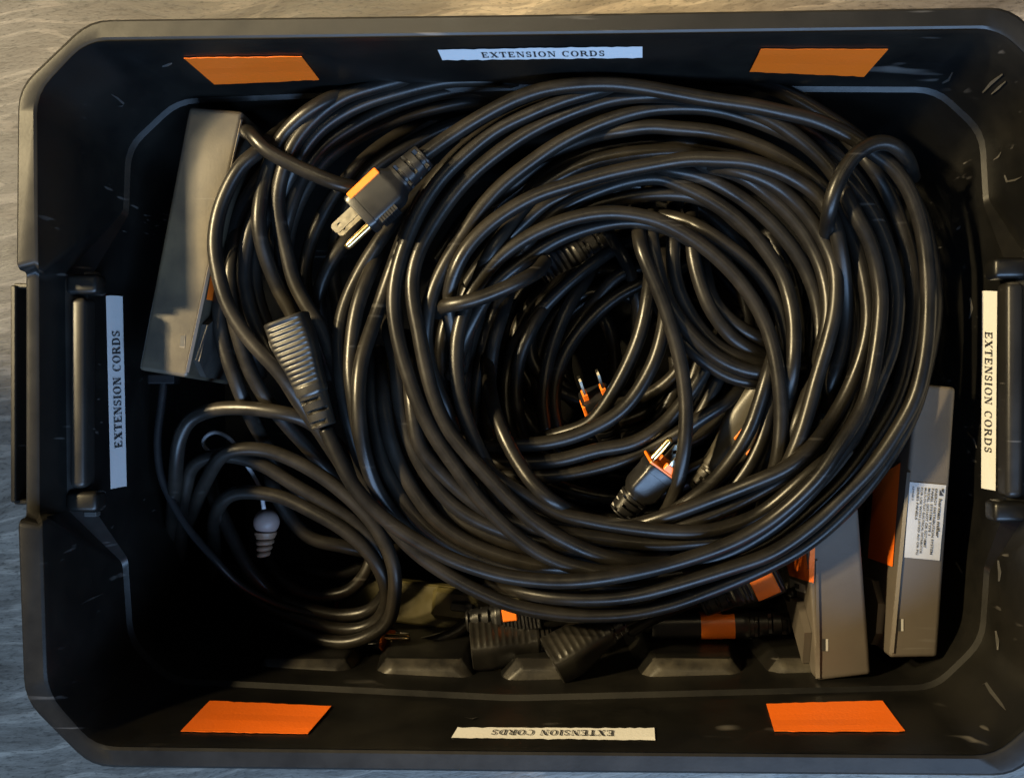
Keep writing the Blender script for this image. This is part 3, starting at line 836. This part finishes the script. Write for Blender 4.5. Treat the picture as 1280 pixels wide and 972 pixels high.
S('inner', .084, [(797, 275, 20), (801, 307), (811, 335), (826, 370), (840, 412), (851, 455), (857, 500), (857, 540), (853, 575, 2), (845, 610, 10), (830, 645, 20)])
S('inner', .098, [(990, 480, 6), (968, 535), (954, 572), (940, 600), (920, 630, 8)])
S('inner', .096, [(975, 465, 6), (963, 512), (953, 548), (938, 580), (918, 608), (890, 635, 8)])
S('inner', .090, [(970, 435, 6), (962, 462), (951, 497), (938, 534), (916, 572), (891, 602), (863, 625), (828, 650, 8)])
S('inner', .094, [(780, 268, 24), (820, 268, 18), (858, 277, 9), (875, 284), (902, 302), (940, 332), (967, 370), (981, 412), (987, 462), (986, 505), (983, 550), (975, 590, 8)])
S('inner', .094, [(640, 322, 12), (690, 280, 4), (740, 258), (790, 246), (830, 242), (862, 244), (895, 256, 5), (930, 285, 12)])
S('inner', .092, [(575, 440, 10), (590, 402), (602, 380), (618, 357), (638, 339), (668, 317), (702, 297), (750, 281), (790, 276), (830, 283, 5), (880, 310, 14)])
S('inner', .086, [(640, 330, 14), (670, 288, 4), (705, 258), (740, 241), (790, 225), (827, 222), (850, 231), (882, 246), (918, 270), (944, 296), (964, 322), (977, 343), (987, 372), (992, 402), (992, 450), (986, 495, 8)])
S('inner', .080, [(655, 650, 16), (612, 588, 2), (589, 540), (574, 490), (570, 450), (572, 420), (578, 395), (589, 367), (603, 345), (628, 318), (665, 293), (715, 273), (765, 266), (815, 273), (842, 284), (870, 301), (902, 327), (932, 361), (957, 405), (970, 450), (976, 500), (976, 537), (972, 575), (960, 612, 10)])

# --- the big coil, lowest turns first
S('big', .094, [(640, 262, 14), (690, 212), (735, 192), (790, 180), (860, 177), (905, 182, 6), (950, 200, 14)])
S('big', .092, [(582, 430, 18), (590, 380, 8), (602, 340, 4), (615, 312), (630, 292), (650, 265), (672, 240), (702, 219), (740, 202), (790, 192), (840, 189, 3), (885, 195, 10)])
S('big', .088, [(800, 207, 10), (840, 211), (877, 221), (915, 240), (952, 267), (987, 305), (1007, 337), (1021, 375), (1025, 412), (1022, 447), (1010, 490), (996, 530), (985, 565, 8)])
S('big', .084, [(850, 203, 10), (895, 209), (930, 222), (967, 249), (997, 280), (1016, 310), (1030, 345), (1036, 385), (1030, 425, 4), (1015, 470, 10)])
S('big', .078, [(880, 206, 10), (920, 211), (947, 221), (977, 237), (1010, 270), (1032, 305), (1044, 337), (1044, 385), (1036, 422), (1021, 472), (1003, 537), (988, 575, 2), (970, 610, 10)])
S('big', .086, [(540, 600, 10), (566, 645, 2), (610, 669), (660, 686), (720, 700, 6), (780, 706, 14)])
S('big', .082, [(462, 460, 12), (464, 500), (469, 530), (478, 575), (499, 617), (525, 652), (563, 681), (610, 703), (660, 716), (710, 722, 4), (770, 718, 12)])
S('big', .080, [(478, 470, 12), (481, 517), (491, 560), (512, 605), (542, 647), (576, 673), (612, 690), (660, 704), (720, 712, 8)])
S('big', .079, [(486, 415, 10), (495, 455), (500, 505), (512, 550), (532, 590), (563, 628), (593, 648), (638, 666), (690, 680), (740, 688, 6), (800, 692, 14)])
S('big', .081, [(511, 450, 12), (513, 490), (516, 515), (524, 557), (553, 592), (578, 615), (603, 634), (640, 652), (690, 664), (740, 671), (815, 679), (865, 677), (915, 672), (955, 650, 10)])
S('big', .084, [(1060, 295, 10), (1075, 340, 2), (1085, 385), (1082, 430), (1074, 470), (1065, 508), (1046, 542), (1019, 569), (991, 590), (957, 610), (915, 632), (865, 653), (820, 668, 10)])
S('big', .078, [(640, 232, 22), (670, 208, 20), (703, 186, 15), (740, 170, 7), (765, 164), (815, 158), (840, 160), (890, 165), (940, 179), (990, 204), (1030, 236), (1054, 270), (1069, 305), (1081, 350), (1086, 397), (1080, 435), (1068, 470), (1054, 500), (1034, 533), (1012, 561), (984, 584), (940, 604), (880, 627), (840, 642), (795, 656, 8), (750, 664, 18)])
S('big', .080, [(1085, 510, 12), (1063, 553), (1019, 585), (991, 610), (962, 634), (940, 647), (890, 663), (840, 664), (790, 659), (740, 651), (697, 641), (660, 621), (615, 592, 2), (590, 560, 12)])
S('big', .088, [(608, 440, 60), (611, 475, 36), (617, 510, 12), (631, 547), (651, 583), (673, 612), (696, 630), (722, 642, 12)])
S('big', .082, [(1085, 498, 12), (1078, 235, 12)][0:1] + [(945, 139, 18), (980, 150, 12), (1015, 168), (1052, 202), (1077, 233), (1093, 262), (1106, 292, 4), (1113, 330, 10)] if False else [(945, 139, 18), (980, 150, 12), (1015, 168), (1052, 202), (1077, 233), (1093, 262), (1106, 292, 4), (1113, 330, 10)])
# outermost and lowest turn, round the right rim and along the front
S('big', .080, [(610, 168, 18), (665, 140, 10), (715, 117, 6), (770, 101), (830, 94), (880, 91), (920, 96), (955, 106), (990, 120), (1025, 140), (1060, 163), (1092, 190), (1125, 225), (1150, 265, 4), (1160, 300, 8), (1168, 350, 12), (1168, 400, 12), (1158, 455, 8), (1143, 510, 2), (1113, 567), (1080, 612), (1042, 652), (1002, 684), (960, 707), (920, 725), (880, 741), (840, 755), (790, 766), (740, 769), (690, 766), (640, 756), (590, 735), (550, 712), (520, 690), (497, 667), (478, 640, 3), (462, 610, 4), (448, 570, 3), (437, 530), (428, 490), (424, 440), (425, 410), (434, 375), (453, 335), (475, 300), (500, 265, 4), (530, 235, 12)])
S('big', .078, [(470, 320, 10), (448, 378), (440, 425), (438, 462), (442, 500), (451, 550, 4), (468, 605, 8), (490, 645, 14)])
S('big', .080, [(1010, 150, 20), (1050, 167, 14), (1085, 200), (1108, 238), (1126, 280), (1137, 317), (1142, 360), (1140, 410), (1133, 450), (1119, 497), (1097, 537), (1066, 583), (1041, 612), (1015, 635), (990, 656), (960, 677), (920, 695), (865, 712), (815, 722), (760, 728, 10)])
S('big', .074, [(562, 520, 18), (541, 470, 10), (532, 430, 4), (534, 397), (542, 362), (555, 333), (572, 305), (600, 262), (627, 232), (665, 202), (702, 177), (752, 153), (802, 138), (840, 134), (890, 136), (940, 149), (977, 164), (1000, 176), (1030, 200), (1060, 228), (1085, 258), (1103, 292), (1117, 335), (1122, 372), (1121, 397), (1115, 435), (1101, 472), (1088, 502), (1071, 537), (1046, 572), (1016, 610), (986, 641), (950, 668), (910, 690, 2), (860, 706, 8), (800, 716, 16)])
S('big', .070, [(568, 425, 18), (560, 380, 10), (570, 335, 2), (586, 307), (615, 278), (665, 247), (715, 230), (765, 216), (810, 207), (860, 199), (890, 199), (940, 203), (990, 222), (1025, 248), (1043, 280), (1052, 320, 6), (1056, 360, 10), (1055, 420, 14), (1040, 480, 16)])
S('big', .076, [(520, 668, 16), (490, 640, 10), (470, 610, 4), (456, 570), (449, 525), (448, 487), (452, 450), (462, 418), (472, 390), (485, 352), (499, 312), (517, 268), (541, 228), (574, 191), (611, 164), (655, 142), (700, 126, 4), (745, 116, 12)])
S('big', .068, [(840, 704, 14), (800, 704, 6), (780, 702), (747, 693), (710, 677), (672, 655), (640, 627), (615, 601), (585, 568), (560, 537), (543, 500), (531, 455), (523, 412), (517, 382), (515, 350), (522, 318), (538, 286), (562, 250), (588, 220), (624, 190), (665, 163), (715, 140), (765, 124), (810, 119), (850, 120, 4), (900, 128, 8), (940, 139, 3), (965, 150), (990, 167), (1015, 187), (1040, 214), (1057, 242), (1070, 275, 8)])
S('big', .066, [(800, 712, 10), (760, 716, 3), (730, 711), (697, 701), (667, 686), (630, 656), (597, 621), (567, 580), (543, 545), (523, 505), (508, 462), (498, 425), (492, 385), (494, 350), (506, 306), (524, 265), (550, 225), (582, 193), (620, 163), (665, 141), (715, 121), (760, 111, 6), (800, 108, 14)])
S('big', .064, [(1040, 210, 16), (1055, 238, 8), (1071, 270, 2), (1087, 302), (1096, 335), (1101, 370), (1100, 400), (1095, 440), (1083, 497), (1070, 525), (1050, 556), (1027, 591), (1002, 618), (977, 640), (952, 658), (915, 678), (860, 698), (790, 716), (715, 726), (640, 721), (590, 708), (555, 694), (510, 669), (475, 643), (442, 607), (420, 565), (406, 533)])
S('big', .060, [(640, 737, 30), (690, 746, 16), (740, 748, 12), (790, 744, 9), (840, 732, 8), (880, 720, 8), (915, 709, 8), (965, 691, 8), (1017, 655, 8), (1052, 622, 7), (1090, 583, 6), (1120, 540, 5), (1143, 497, 4), (1155, 450, 2), (1160, 397, 2), (1160, 350, 2), (1155, 300, 2), (1146, 262), (1133, 232), (1115, 208), (1092, 191), (1060, 169), (1020, 151), (977, 140), (940, 132), (890, 125), (840, 116), (800, 109), (760, 105), (720, 106), (680, 112), (640, 126), (600, 147), (562, 171), (526, 196, -3)], RC, True, 7)
S('big', .049, [(1030, 322, 62), (1032, 300, 34), (1034, 282, 14), (1037, 266, 4), (1041, 245), (1053, 216), (1073, 190), (1102, 177), (1120, 182, 2), (1132, 194, 9), (1138, 208, 22), (1140, 222, 48)], .0046, False)
# a cut-off looking end that loops over the eye on the left
S('stub', .066, [(548, 392, 24), (556, 382, 5), (575, 379), (592, 375), (615, 367), (640, 356), (658, 347, 3), (672, 339, 14), (682, 326, 28)], RC, False)

# ------------------------------------------------------------------ plugs and connectors
def frame(p0, p1, roll):
    x = (p1 - p0).normalized()
    z = Vector((0, 0, 1)); z = (z - x * x.dot(z)).normalized()
    y = z.cross(x)
    m = Matrix((x, y, z)).transposed().to_4x4()
    m = m @ Matrix.Rotation(roll, 4, 'X')
    m.translation = p0
    return m

def sup(x, hw, hh, e, n=28, dy=0.0, dz=0.0):
    out = []
    for i in range(n):
        t = 2 * math.pi * i / n
        c, s = math.cos(t), math.sin(t)
        out.append(Vector((x, dy + hw * math.copysign(abs(c) ** (2 / e), c), dz + hh * math.copysign(abs(s) ** (2 / e), s))))
    return out

def lofted(name, secs, m, mat, parent, deg=38):
    v, f = loft(secs, cap_end=True, cap_start=True)
    v = [m @ q for q in v]
    f = [q[::-1] for q in f]
    o = obj_pd(name, v, f, mat, parent)
    bm = bmesh.new(); bm.from_mesh(o.data); bmesh.ops.recalc_face_normals(bm, faces=bm.faces[:]); bm.to_mesh(o.data); bm.free()
    auto_smooth(o, deg)
    return o

def strain(m, L0, L1, r0, r1, mat, parent, slots=3, flat=.92):
    secs = []
    n = 40
    for i in range(n + 1):
        t = i / n; x = L0 + (L1 - L0) * t
        r = r0 + (r1 - r0) * t
        ph = t * slots
        fr = ph - math.floor(ph)
        cut = .30 < fr < .62 and t < .97
        ring_ = sup(x, r, r * flat, 2.4, 28)
        if cut:
            side = int(ph) % 2
            for j, q in enumerate(ring_):
                a = 360 * j / 28
                lo, hi = ((28, 128) if side == 0 else (52, 152))
                if lo < a < hi or lo + 180 < a < hi + 180 or a < 12 or a > 348:
                    q.y *= .72; q.z *= .72
        if i in (0, n):
            ring_ = sup(x, r * .93, r * flat * .93, 2.4, 28)
        secs.append(ring_)
    return lofted('strain_relief', secs, m, mat, parent, 30)

def boxes(name, lst, m, mat, parent, bev=.0004):
    bm = bmesh.new()
    for (cx, cy, cz, sx, sy, sz) in lst: box_bm(bm, cx, cy, cz, sx, sy, sz)
    if bev: bevel(bm, bev, 1)
    bm.transform(m)
    return obj_bm(name, bm, mat, parent)

def blade(m, x0, cy, cz, length, wide, thick, axis, parent, mat):
    """flat blade with a hole near its tip; 'y' spreads it along local y, 'z' along local z"""
    h = wide / 2
    outer = [(0, -h), (length - .008, -h), (length - .0015, -h), (length, -h * .55), (length, h * .55), (length - .0015, h), (length - .008, h), (0, h)]
    hx, hr = length - .0048, .0014
    hole = [(hx + hr * math.cos(a), hr * math.sin(a)) for a in [math.radians(q) for q in (202, 247, 292, 337, 22, 67, 112, 157)]]
    vs = []; fs = []
    for s in (-1, 1):
        for lst in (outer, hole):
            for (px, pw) in lst:
                p = Vector((x0 + px, cy + pw, cz + s * thick / 2)) if axis == 'y' else Vector((x0 + px, cy + s * thick / 2, cz + pw))
                vs.append(m @ p)
    for s in (0, 16):
        for j in range(8):
            k = (j + 1) % 8
            fs.append((s + j, s + k, s + 8 + k, s + 8 + j))
    for j in range(8):
        k = (j + 1) % 8
        fs.append((j, k, 16 + k, 16 + j)); fs.append((8 + j, 8 + k, 24 + k, 24 + j))
    o = obj_pd('blade', vs, fs, mat, parent)
    bm = bmesh.new(); bm.from_mesh(o.data); bmesh.ops.recalc_face_normals(bm, faces=bm.faces[:]); bm.to_mesh(o.data); bm.free()
    return o

def pin(m, x0, cy, cz, length, r, parent, mat):
    secs = [sup(x0, r, r, 2, 14, cy, cz), sup(x0 + length - r * 1.2, r, r, 2, 14, cy, cz), sup(x0 + length - r * .4, r * .8, r * .8, 2, 14, cy, cz), sup(x0 + length, r * .3, r * .3, 2, 14, cy, cz)]
    return lofted('ground_pin', secs, m, mat, parent, 50)

def male_plug(parent, tail, face, roll, hw=.0125, hh=.0110, sr=.40, strip=True, orange_face=False, mat=None, blades='y', r_tail=.0078, name='plug', ground=True):
    mat = mat or M['plug_black']
    p0 = at(*tail); p1 = at(*face); L = (p1 - p0).length
    m = frame(p0, p1, math.radians(roll))
    xs = L * sr
    body = lofted(name, [sup(xs - .002, .009, .0085, 2.6), sup(xs + .001, hw * .80, hh * .84, 3), sup(xs + .0035, hw * .93, hh * .95, 4.5), sup(xs + .0065, hw, hh, 6), sup(L - .0052, hw, hh, 6),
                         sup(L - .005, hw * 1.05, hh * 1.04, 6), sup(L - .0012, hw * 1.05, hh * 1.04, 6), sup(L, hw * 1.0, hh * 1.0, 6)], m, mat, parent)
    strain(m, -.001, xs, r_tail, .0098, mat, body)
    bx0, bx1 = xs + .006, L - .006
    if strip:
        boxes('orange_insert', [((bx0 + bx1) / 2 + .001, -hw * .82, hh * .55, bx1 - bx0 + .004, hw * .38, hh * 1.02)], m, M['orange'], body, .0006)
        n = 7
        boxes('grip', [(bx0 + .006 + (bx1 - bx0 - .008) * i / (n - 1), hw * .98, hh * .1, (.0018), .0044, hh * 1.6) for i in range(n)], m, mat, body, .0003)
    if orange_face:
        boxes('orange_face', [(L + .0006, 0, 0, .0018, hw * 2.25, hh * 1.9)], m, M['orange'], body, .0005)
        boxes('blade_collar', [(L + .0035, cyy, czz, .005, .0075, .0032) for cyy, czz in (((-.002, .0063), (-.002, -.0063)) if blades == 'y' else ())] +
              [(L + .0035, cyy, czz, .005, .0032, .0075) for cyy, czz in (((-.0063, .001), (.0063, .001)) if blades == 'z' else ())], m, M['orange'], body, .0004)
    if blades == 'y':
        blade(m, L, -.0030, .0063, .0172, .0066, .0016, 'y', body, M['nickel']); blade(m, L, -.0030, -.0063, .0172, .0066, .0016, 'y', body, M['nickel'])
        if ground: pin(m, L, .0082, 0, .0195, .0024, body, M['brass'])
    else:
        blade(m, L, -.0063, .001, .0172, .0066, .0016, 'z', body, M['nickel']); blade(m, L, .0063, .001, .0172, .0066, .0016, 'z', body, M['nickel'])
        if ground: pin(m, L, 0, -.0085, .0195, .0024, body, M['brass'])
    return body, m, L

def socket_end(parent, tail, face, roll, hw=.0135, hh=.0105, sr=.30, ridges=11, mat=None, name='socket', side_ridges=False, amp=.0010):
    mat = mat or M['conn']
    p0 = at(*tail); p1 = at(*face); L = (p1 - p0).length
    m = frame(p0, p1, math.radians(roll))
    xs = L * sr
    secs = [sup(xs - .001, .0088, .0080, 2.6, 40)]
    n = 120 if ridges else 16
    for i in range(n + 1):
        t = i / n; x = xs + .0005 + (L - xs - .0005) * t
        g = min(1, t / .75); g = g * g * (3 - 2 * g)
        w = .0098 + (hw - .0098) * g; h = .0088 + (hh - .0088) * g
        rg = sup(x, w, h, 2.6 + 1.2 * g, 40)
        if ridges and .10 < t < .97:
            ph = (t - .10) / .87 * ridges
            q = .5 - .5 * math.cos(2 * math.pi * ph)
            q = q ** .7
            for v in rg:
                c = abs(v.y) / w if not side_ridges else abs(v.z) / h
                amt = max(0.0, 1 - (c / .86) ** 6)
                if side_ridges: v.y -= math.copysign(amp * q * amt, v.y)
                else: v.z -= math.copysign(amp * q * amt, v.z)
        secs.append(rg)
    secs.append(sup(L + .0006, hw * .96, hh * .94, 3.8, 40))
    body = lofted(name, secs, m, mat, parent, 42)
    strain(m, -.001, xs, .0074, .0090, mat, body, 3, .9)
    # the three dark slots of the outlet face
    boxes('outlet_slot', [(L + .0004, -.003, .005, .0010, .0068, .0018), (L + .0004, -.003, -.005, .0010, .0068, .0018), (L + .0004, .0065, 0, .0010, .0042, .0042)], m, M['ink'], body, 0)
    return body, m, L

# --- the cords, each with its cable and ends
def cord(key, label, mat, r=RC, group='black extension cords lying in the tote'):
    t = thing('extension_cord', label, 'extension cord', group)
    cable_obj('cable', ST[key], r, M[mat], t)
    return t

big = cord('big', 'thick black extension cord in the big round coil on top, plug at the upper left', 'cable')
male_plug(big, (529, 196, .050), (450, 270, .050), 0)
sk, m_, L_ = socket_end(big, (405, 531, .062), (358, 399, .060), -8, ridges=13)
boxes('side_catch', [(L_ * .78, .0138, .001, .012, .0016, .0050)], m_, M['scuff'], sk, .0003)
left = cord('left', 'dusty black extension cord coiled along the left side, half under the big round coil', 'cable_dusty')
inner_c = cord('inner', 'black extension cord looping through the open eye of the big coil, orange faced plug inside', 'cable')
male_plug(inner_c, (776, 640, .103), (826, 584, .096), 20, .0108, .0092, .36, False, True, blades='y', ground=True)
S_ = socket_end(inner_c, (872, 612, .116), (962, 500, .1075), 4, .0175, .0095, .24, 0, M['grey_conn'])
boxes('orange_insert', [(S_[2] * .62, .0030, .0090, .0100, .0036, .0018), (S_[2] * .60, -.0095, .0084, .0135, .0038, .0020)], S_[1], M['orange'], S_[0], .0005)
deep = cord('deep', 'black extension cord in the dark at the bottom of the coil, plug prongs pointing up', 'cable')
male_plug(deep, (762, 548, .150), (743, 492, .128), 0, .0100, .0090, .40, False, False, blades='z', ground=False)
boxes('orange_insert', [(.030, .0, .0, .001, .001, .001)], frame(at(762, 548, .15), at(743, 492, .128), 0), M['orange'], deep)
mm = frame(at(762, 548, .150), at(743, 492, .128), 0); Ld = (at(762, 548, .150) - at(743, 492, .128)).length
boxes('orange_insert', [(Ld * .72, .0098, .004, Ld * .5, .0022, .010)], mm, M['orange'], deep, .0004)
boxes('blade_collar', [(Ld + .002, -.0063, .001, .0052, .0036, .0076), (Ld + .002, .0063, .001, .0052, .0036, .0076)], mm, M['orange'], deep, .0004)
loops = cord('loops', 'black extension cord hanging in loose loops in the near left corner of the tote', 'cable_dusty')
stub = cord('stub', 'short visible bend of black cord crossing the left edge of the coil opening', 'cable')
# ridged connector in the dark behind it
socket_end(deep, (765, 292, .182), (680, 345, .178), 0, .0130, .0100, .45, 6, M['plug_black'])

# the boxes' own cables
cable_obj('power_cable', ST['boxcord'], .0046, M['cable'], bl)
cable_obj('power_cable', ST['boxtail'], .0027, M['cable_thin'], bl)
h0 = at(205, 474, .115)
bm = bmesh.new(); box_bm(bm, h0.x, h0.y, h0.z, .018, .006, .012); bevel(bm, .001, 2); obj_bm('cable_gland', bm, M['plug_black'], bl)

# --- connectors and plugs lying along the front wall
S('e_a', .130, [(672, 798, 0), (700, 790, 4), (740, 778, 10), (790, 760, 16)], .0045, False)
S('e_b', .112, [(762, 786, 0), (790, 771), (825, 757, 4), (860, 742, 10)], .0045, False)
S('e_b', .125, [(785, 790, 6), (805, 778), (835, 764), (870, 748, 8)], .0040, False)
S('e_c', .148, [(760, 783, 10), (800, 782), (845, 781)], .0045, False)
S('e_d', .13, [(985, 745, 0), (1000, 738, 10), (1020, 725, 20)], .0045, False)
S('e_e', .165, [(370, 790, 6), (430, 796), (470, 800), (490, 800)], .0045, False)
S('e_f', .150, [(590, 776, 6), (560, 795), (520, 806), (480, 812, 6)], .0045, False)
G2 = 'cord ends lying along the front of the tote'
ea = cord('e_a', 'black connector end lying flat in the middle of the front wall, its ribs facing back', 'cable', .0045, G2)
socket_end(ea, (688, 797, .128), (590, 808, .124), 58, .0150, .0130, .16, 9, M['conn'], amp=.0006)
eb = cord('e_b', 'black connector end tilted down, right of the other one at the front wall', 'cable', .0045, G2)
socket_end(eb, (778, 777, .112), (691, 826, .104), 55, .0150, .0130, .2, 8, M['conn'], amp=.0006)
ec = cord('e_c', 'black plug end with an orange sleeve lying along the front wall beside the taupe boxes', 'cable', .0045, G2)
b_, m_, L_ = socket_end(ec, (985, 778, .146), (815, 783, .146), 0, .0080, .0080, .30, 0, M['plug_black'])
lofted('orange_sleeve', [sup(L_ * .40, .0080, .0080, 2.8), sup(L_ * .402, .0094, .0092, 2.8), sup(L_ * .648, .0090, .0088, 2.8), sup(L_ * .65, .0078, .0078, 2.8)], m_, M['orange'], b_)
ed = cord('e_d', 'black plug with a wide orange block, half under the coil beside a taupe box', 'cable', .0045, G2)
b_, m_, L_ = male_plug(ed, (905, 765, .165), (975, 722, .150), 0, .0140, .0110, .34, False, True, blades='none', ground=False) if False else socket_end(ed, (880, 756, .128), (972, 716, .120), 0, .0125, .0100, .40, 9, M['plug_black'])
boxes('orange_insert', [(L_ * .80, 0, .0088, L_ * .30, .0190, .0040)], m_, M['orange'], b_, .0006)
ee = cord('e_e', 'black plug with silver blades lying at the front wall under the loose loops', 'cable', .0045, G2)
male_plug(ee, (428, 797, .160), (482, 801, .155), 55, .0110, .0100, .38, False, True, blades='y', ground=True)
ef = cord('e_f', 'black plug with an orange end just showing under the front of the big coil', 'cable', .0045, G2)
b_, m_, L_ = socket_end(ef, (586, 776, .134), (676, 766, .130), 0, .0100, .0095, .40, 10, M['plug_black'])
boxes('orange_insert', [(L_ * .60, .003, .0085, L_ * .20, .0085, .0030)], m_, M['orange'], b_, .0006)

# --- flat olive power strip under the loops
ps = thing('power_strip', 'flat olive power strip on the tote floor behind the front connectors', 'power strip')
a = at(425, 742, .180); b = at(650, 770, .165)
m = frame(a, b, 0); L = (b - a).length
boxes('strip_body', [(L / 2, 0, -.004, L, .030, .012)], m, M['olive'], ps, .0015)
boxes('switch_housing', [(L * .70, .004, .006, .045, .022, .010)], m, M['olive'], ps, .003)
boxes('switch', [(L * .70, .004, .0122, .016, .006, .004)], m, M['ink'], ps, .0008)
rd = thing('red_clip', 'small red plastic clip on the floor among the loose loops', 'clip')
p = at(427, 753, .21); bm = bmesh.new(); box_bm(bm, p.x, p.y, p.z, .010, .008, .005); box_bm(bm, p.x + .004, p.y + .001, p.z + .003, .004, .010, .004); bevel(bm, .0012, 2); obj_bm('clip_body', bm, plastic('red_plastic', (.45, .03, .008), .4), rd)

# --- white pull cord with a ball
pc = thing('pull_cord', 'thin pull cord with a round white ball and a twisted tan end, at the left', 'pull cord')
bp = at(333, 652, .128)
bm = bmesh.new(); bmesh.ops.create_uvsphere(bm, u_segments=28, v_segments=18, radius=.0088)
bmesh.ops.scale(bm, vec=(1, 1, .96), verts=bm.verts); bmesh.ops.translate(bm, vec=bp, verts=bm.verts)
ball = obj_bm('ball', bm, M['white'], pc, True)
bm = bmesh.new(); bmesh.ops.create_cone(bm, segments=20, radius1=.0078, radius2=.0070, depth=.003, cap_ends=True, matrix=Matrix.Translation(at(332, 667, .128)) @ Matrix.Rotation(math.radians(90), 4, 'X'))
bevel(bm, .0004, 1); obj_bm('ball_cap', bm, M['tan_thread'], ball)
e0, e1 = at(332, 668, .128), at(329, 694, .128)
m = frame(e0, e1, 0); L = (e1 - e0).length
tt = np.linspace(0, 1, 90)
hel = np.array([list(m @ Vector((L * t, .0052 * (1 - .5 * t) * math.cos(22 * t), .0052 * (1 - .5 * t) * math.sin(22 * t)))) for t in tt])
cable_obj('twisted_end', [hel], .0019, M['tan_thread'], pc, 8)
lofted('twisted_core', [sup(0, .004, .004, 2, 12), sup(L * .95, .0022, .0022, 2, 12)], m, M['tan_thread'], pc)
ln = lay([(330, 636, 0), (325, 610, 0), (316, 593, 0), (305, 575, 0), (294, 556, 0), (283, 545, 0), (268, 540, 0), (257, 546, 0), (254, 555, 0), (260, 563, 4), (275, 575, 20)], .122, .0014, False)
cable_obj('line', [ln], .0014, M['grey_cord'], pc, 8)
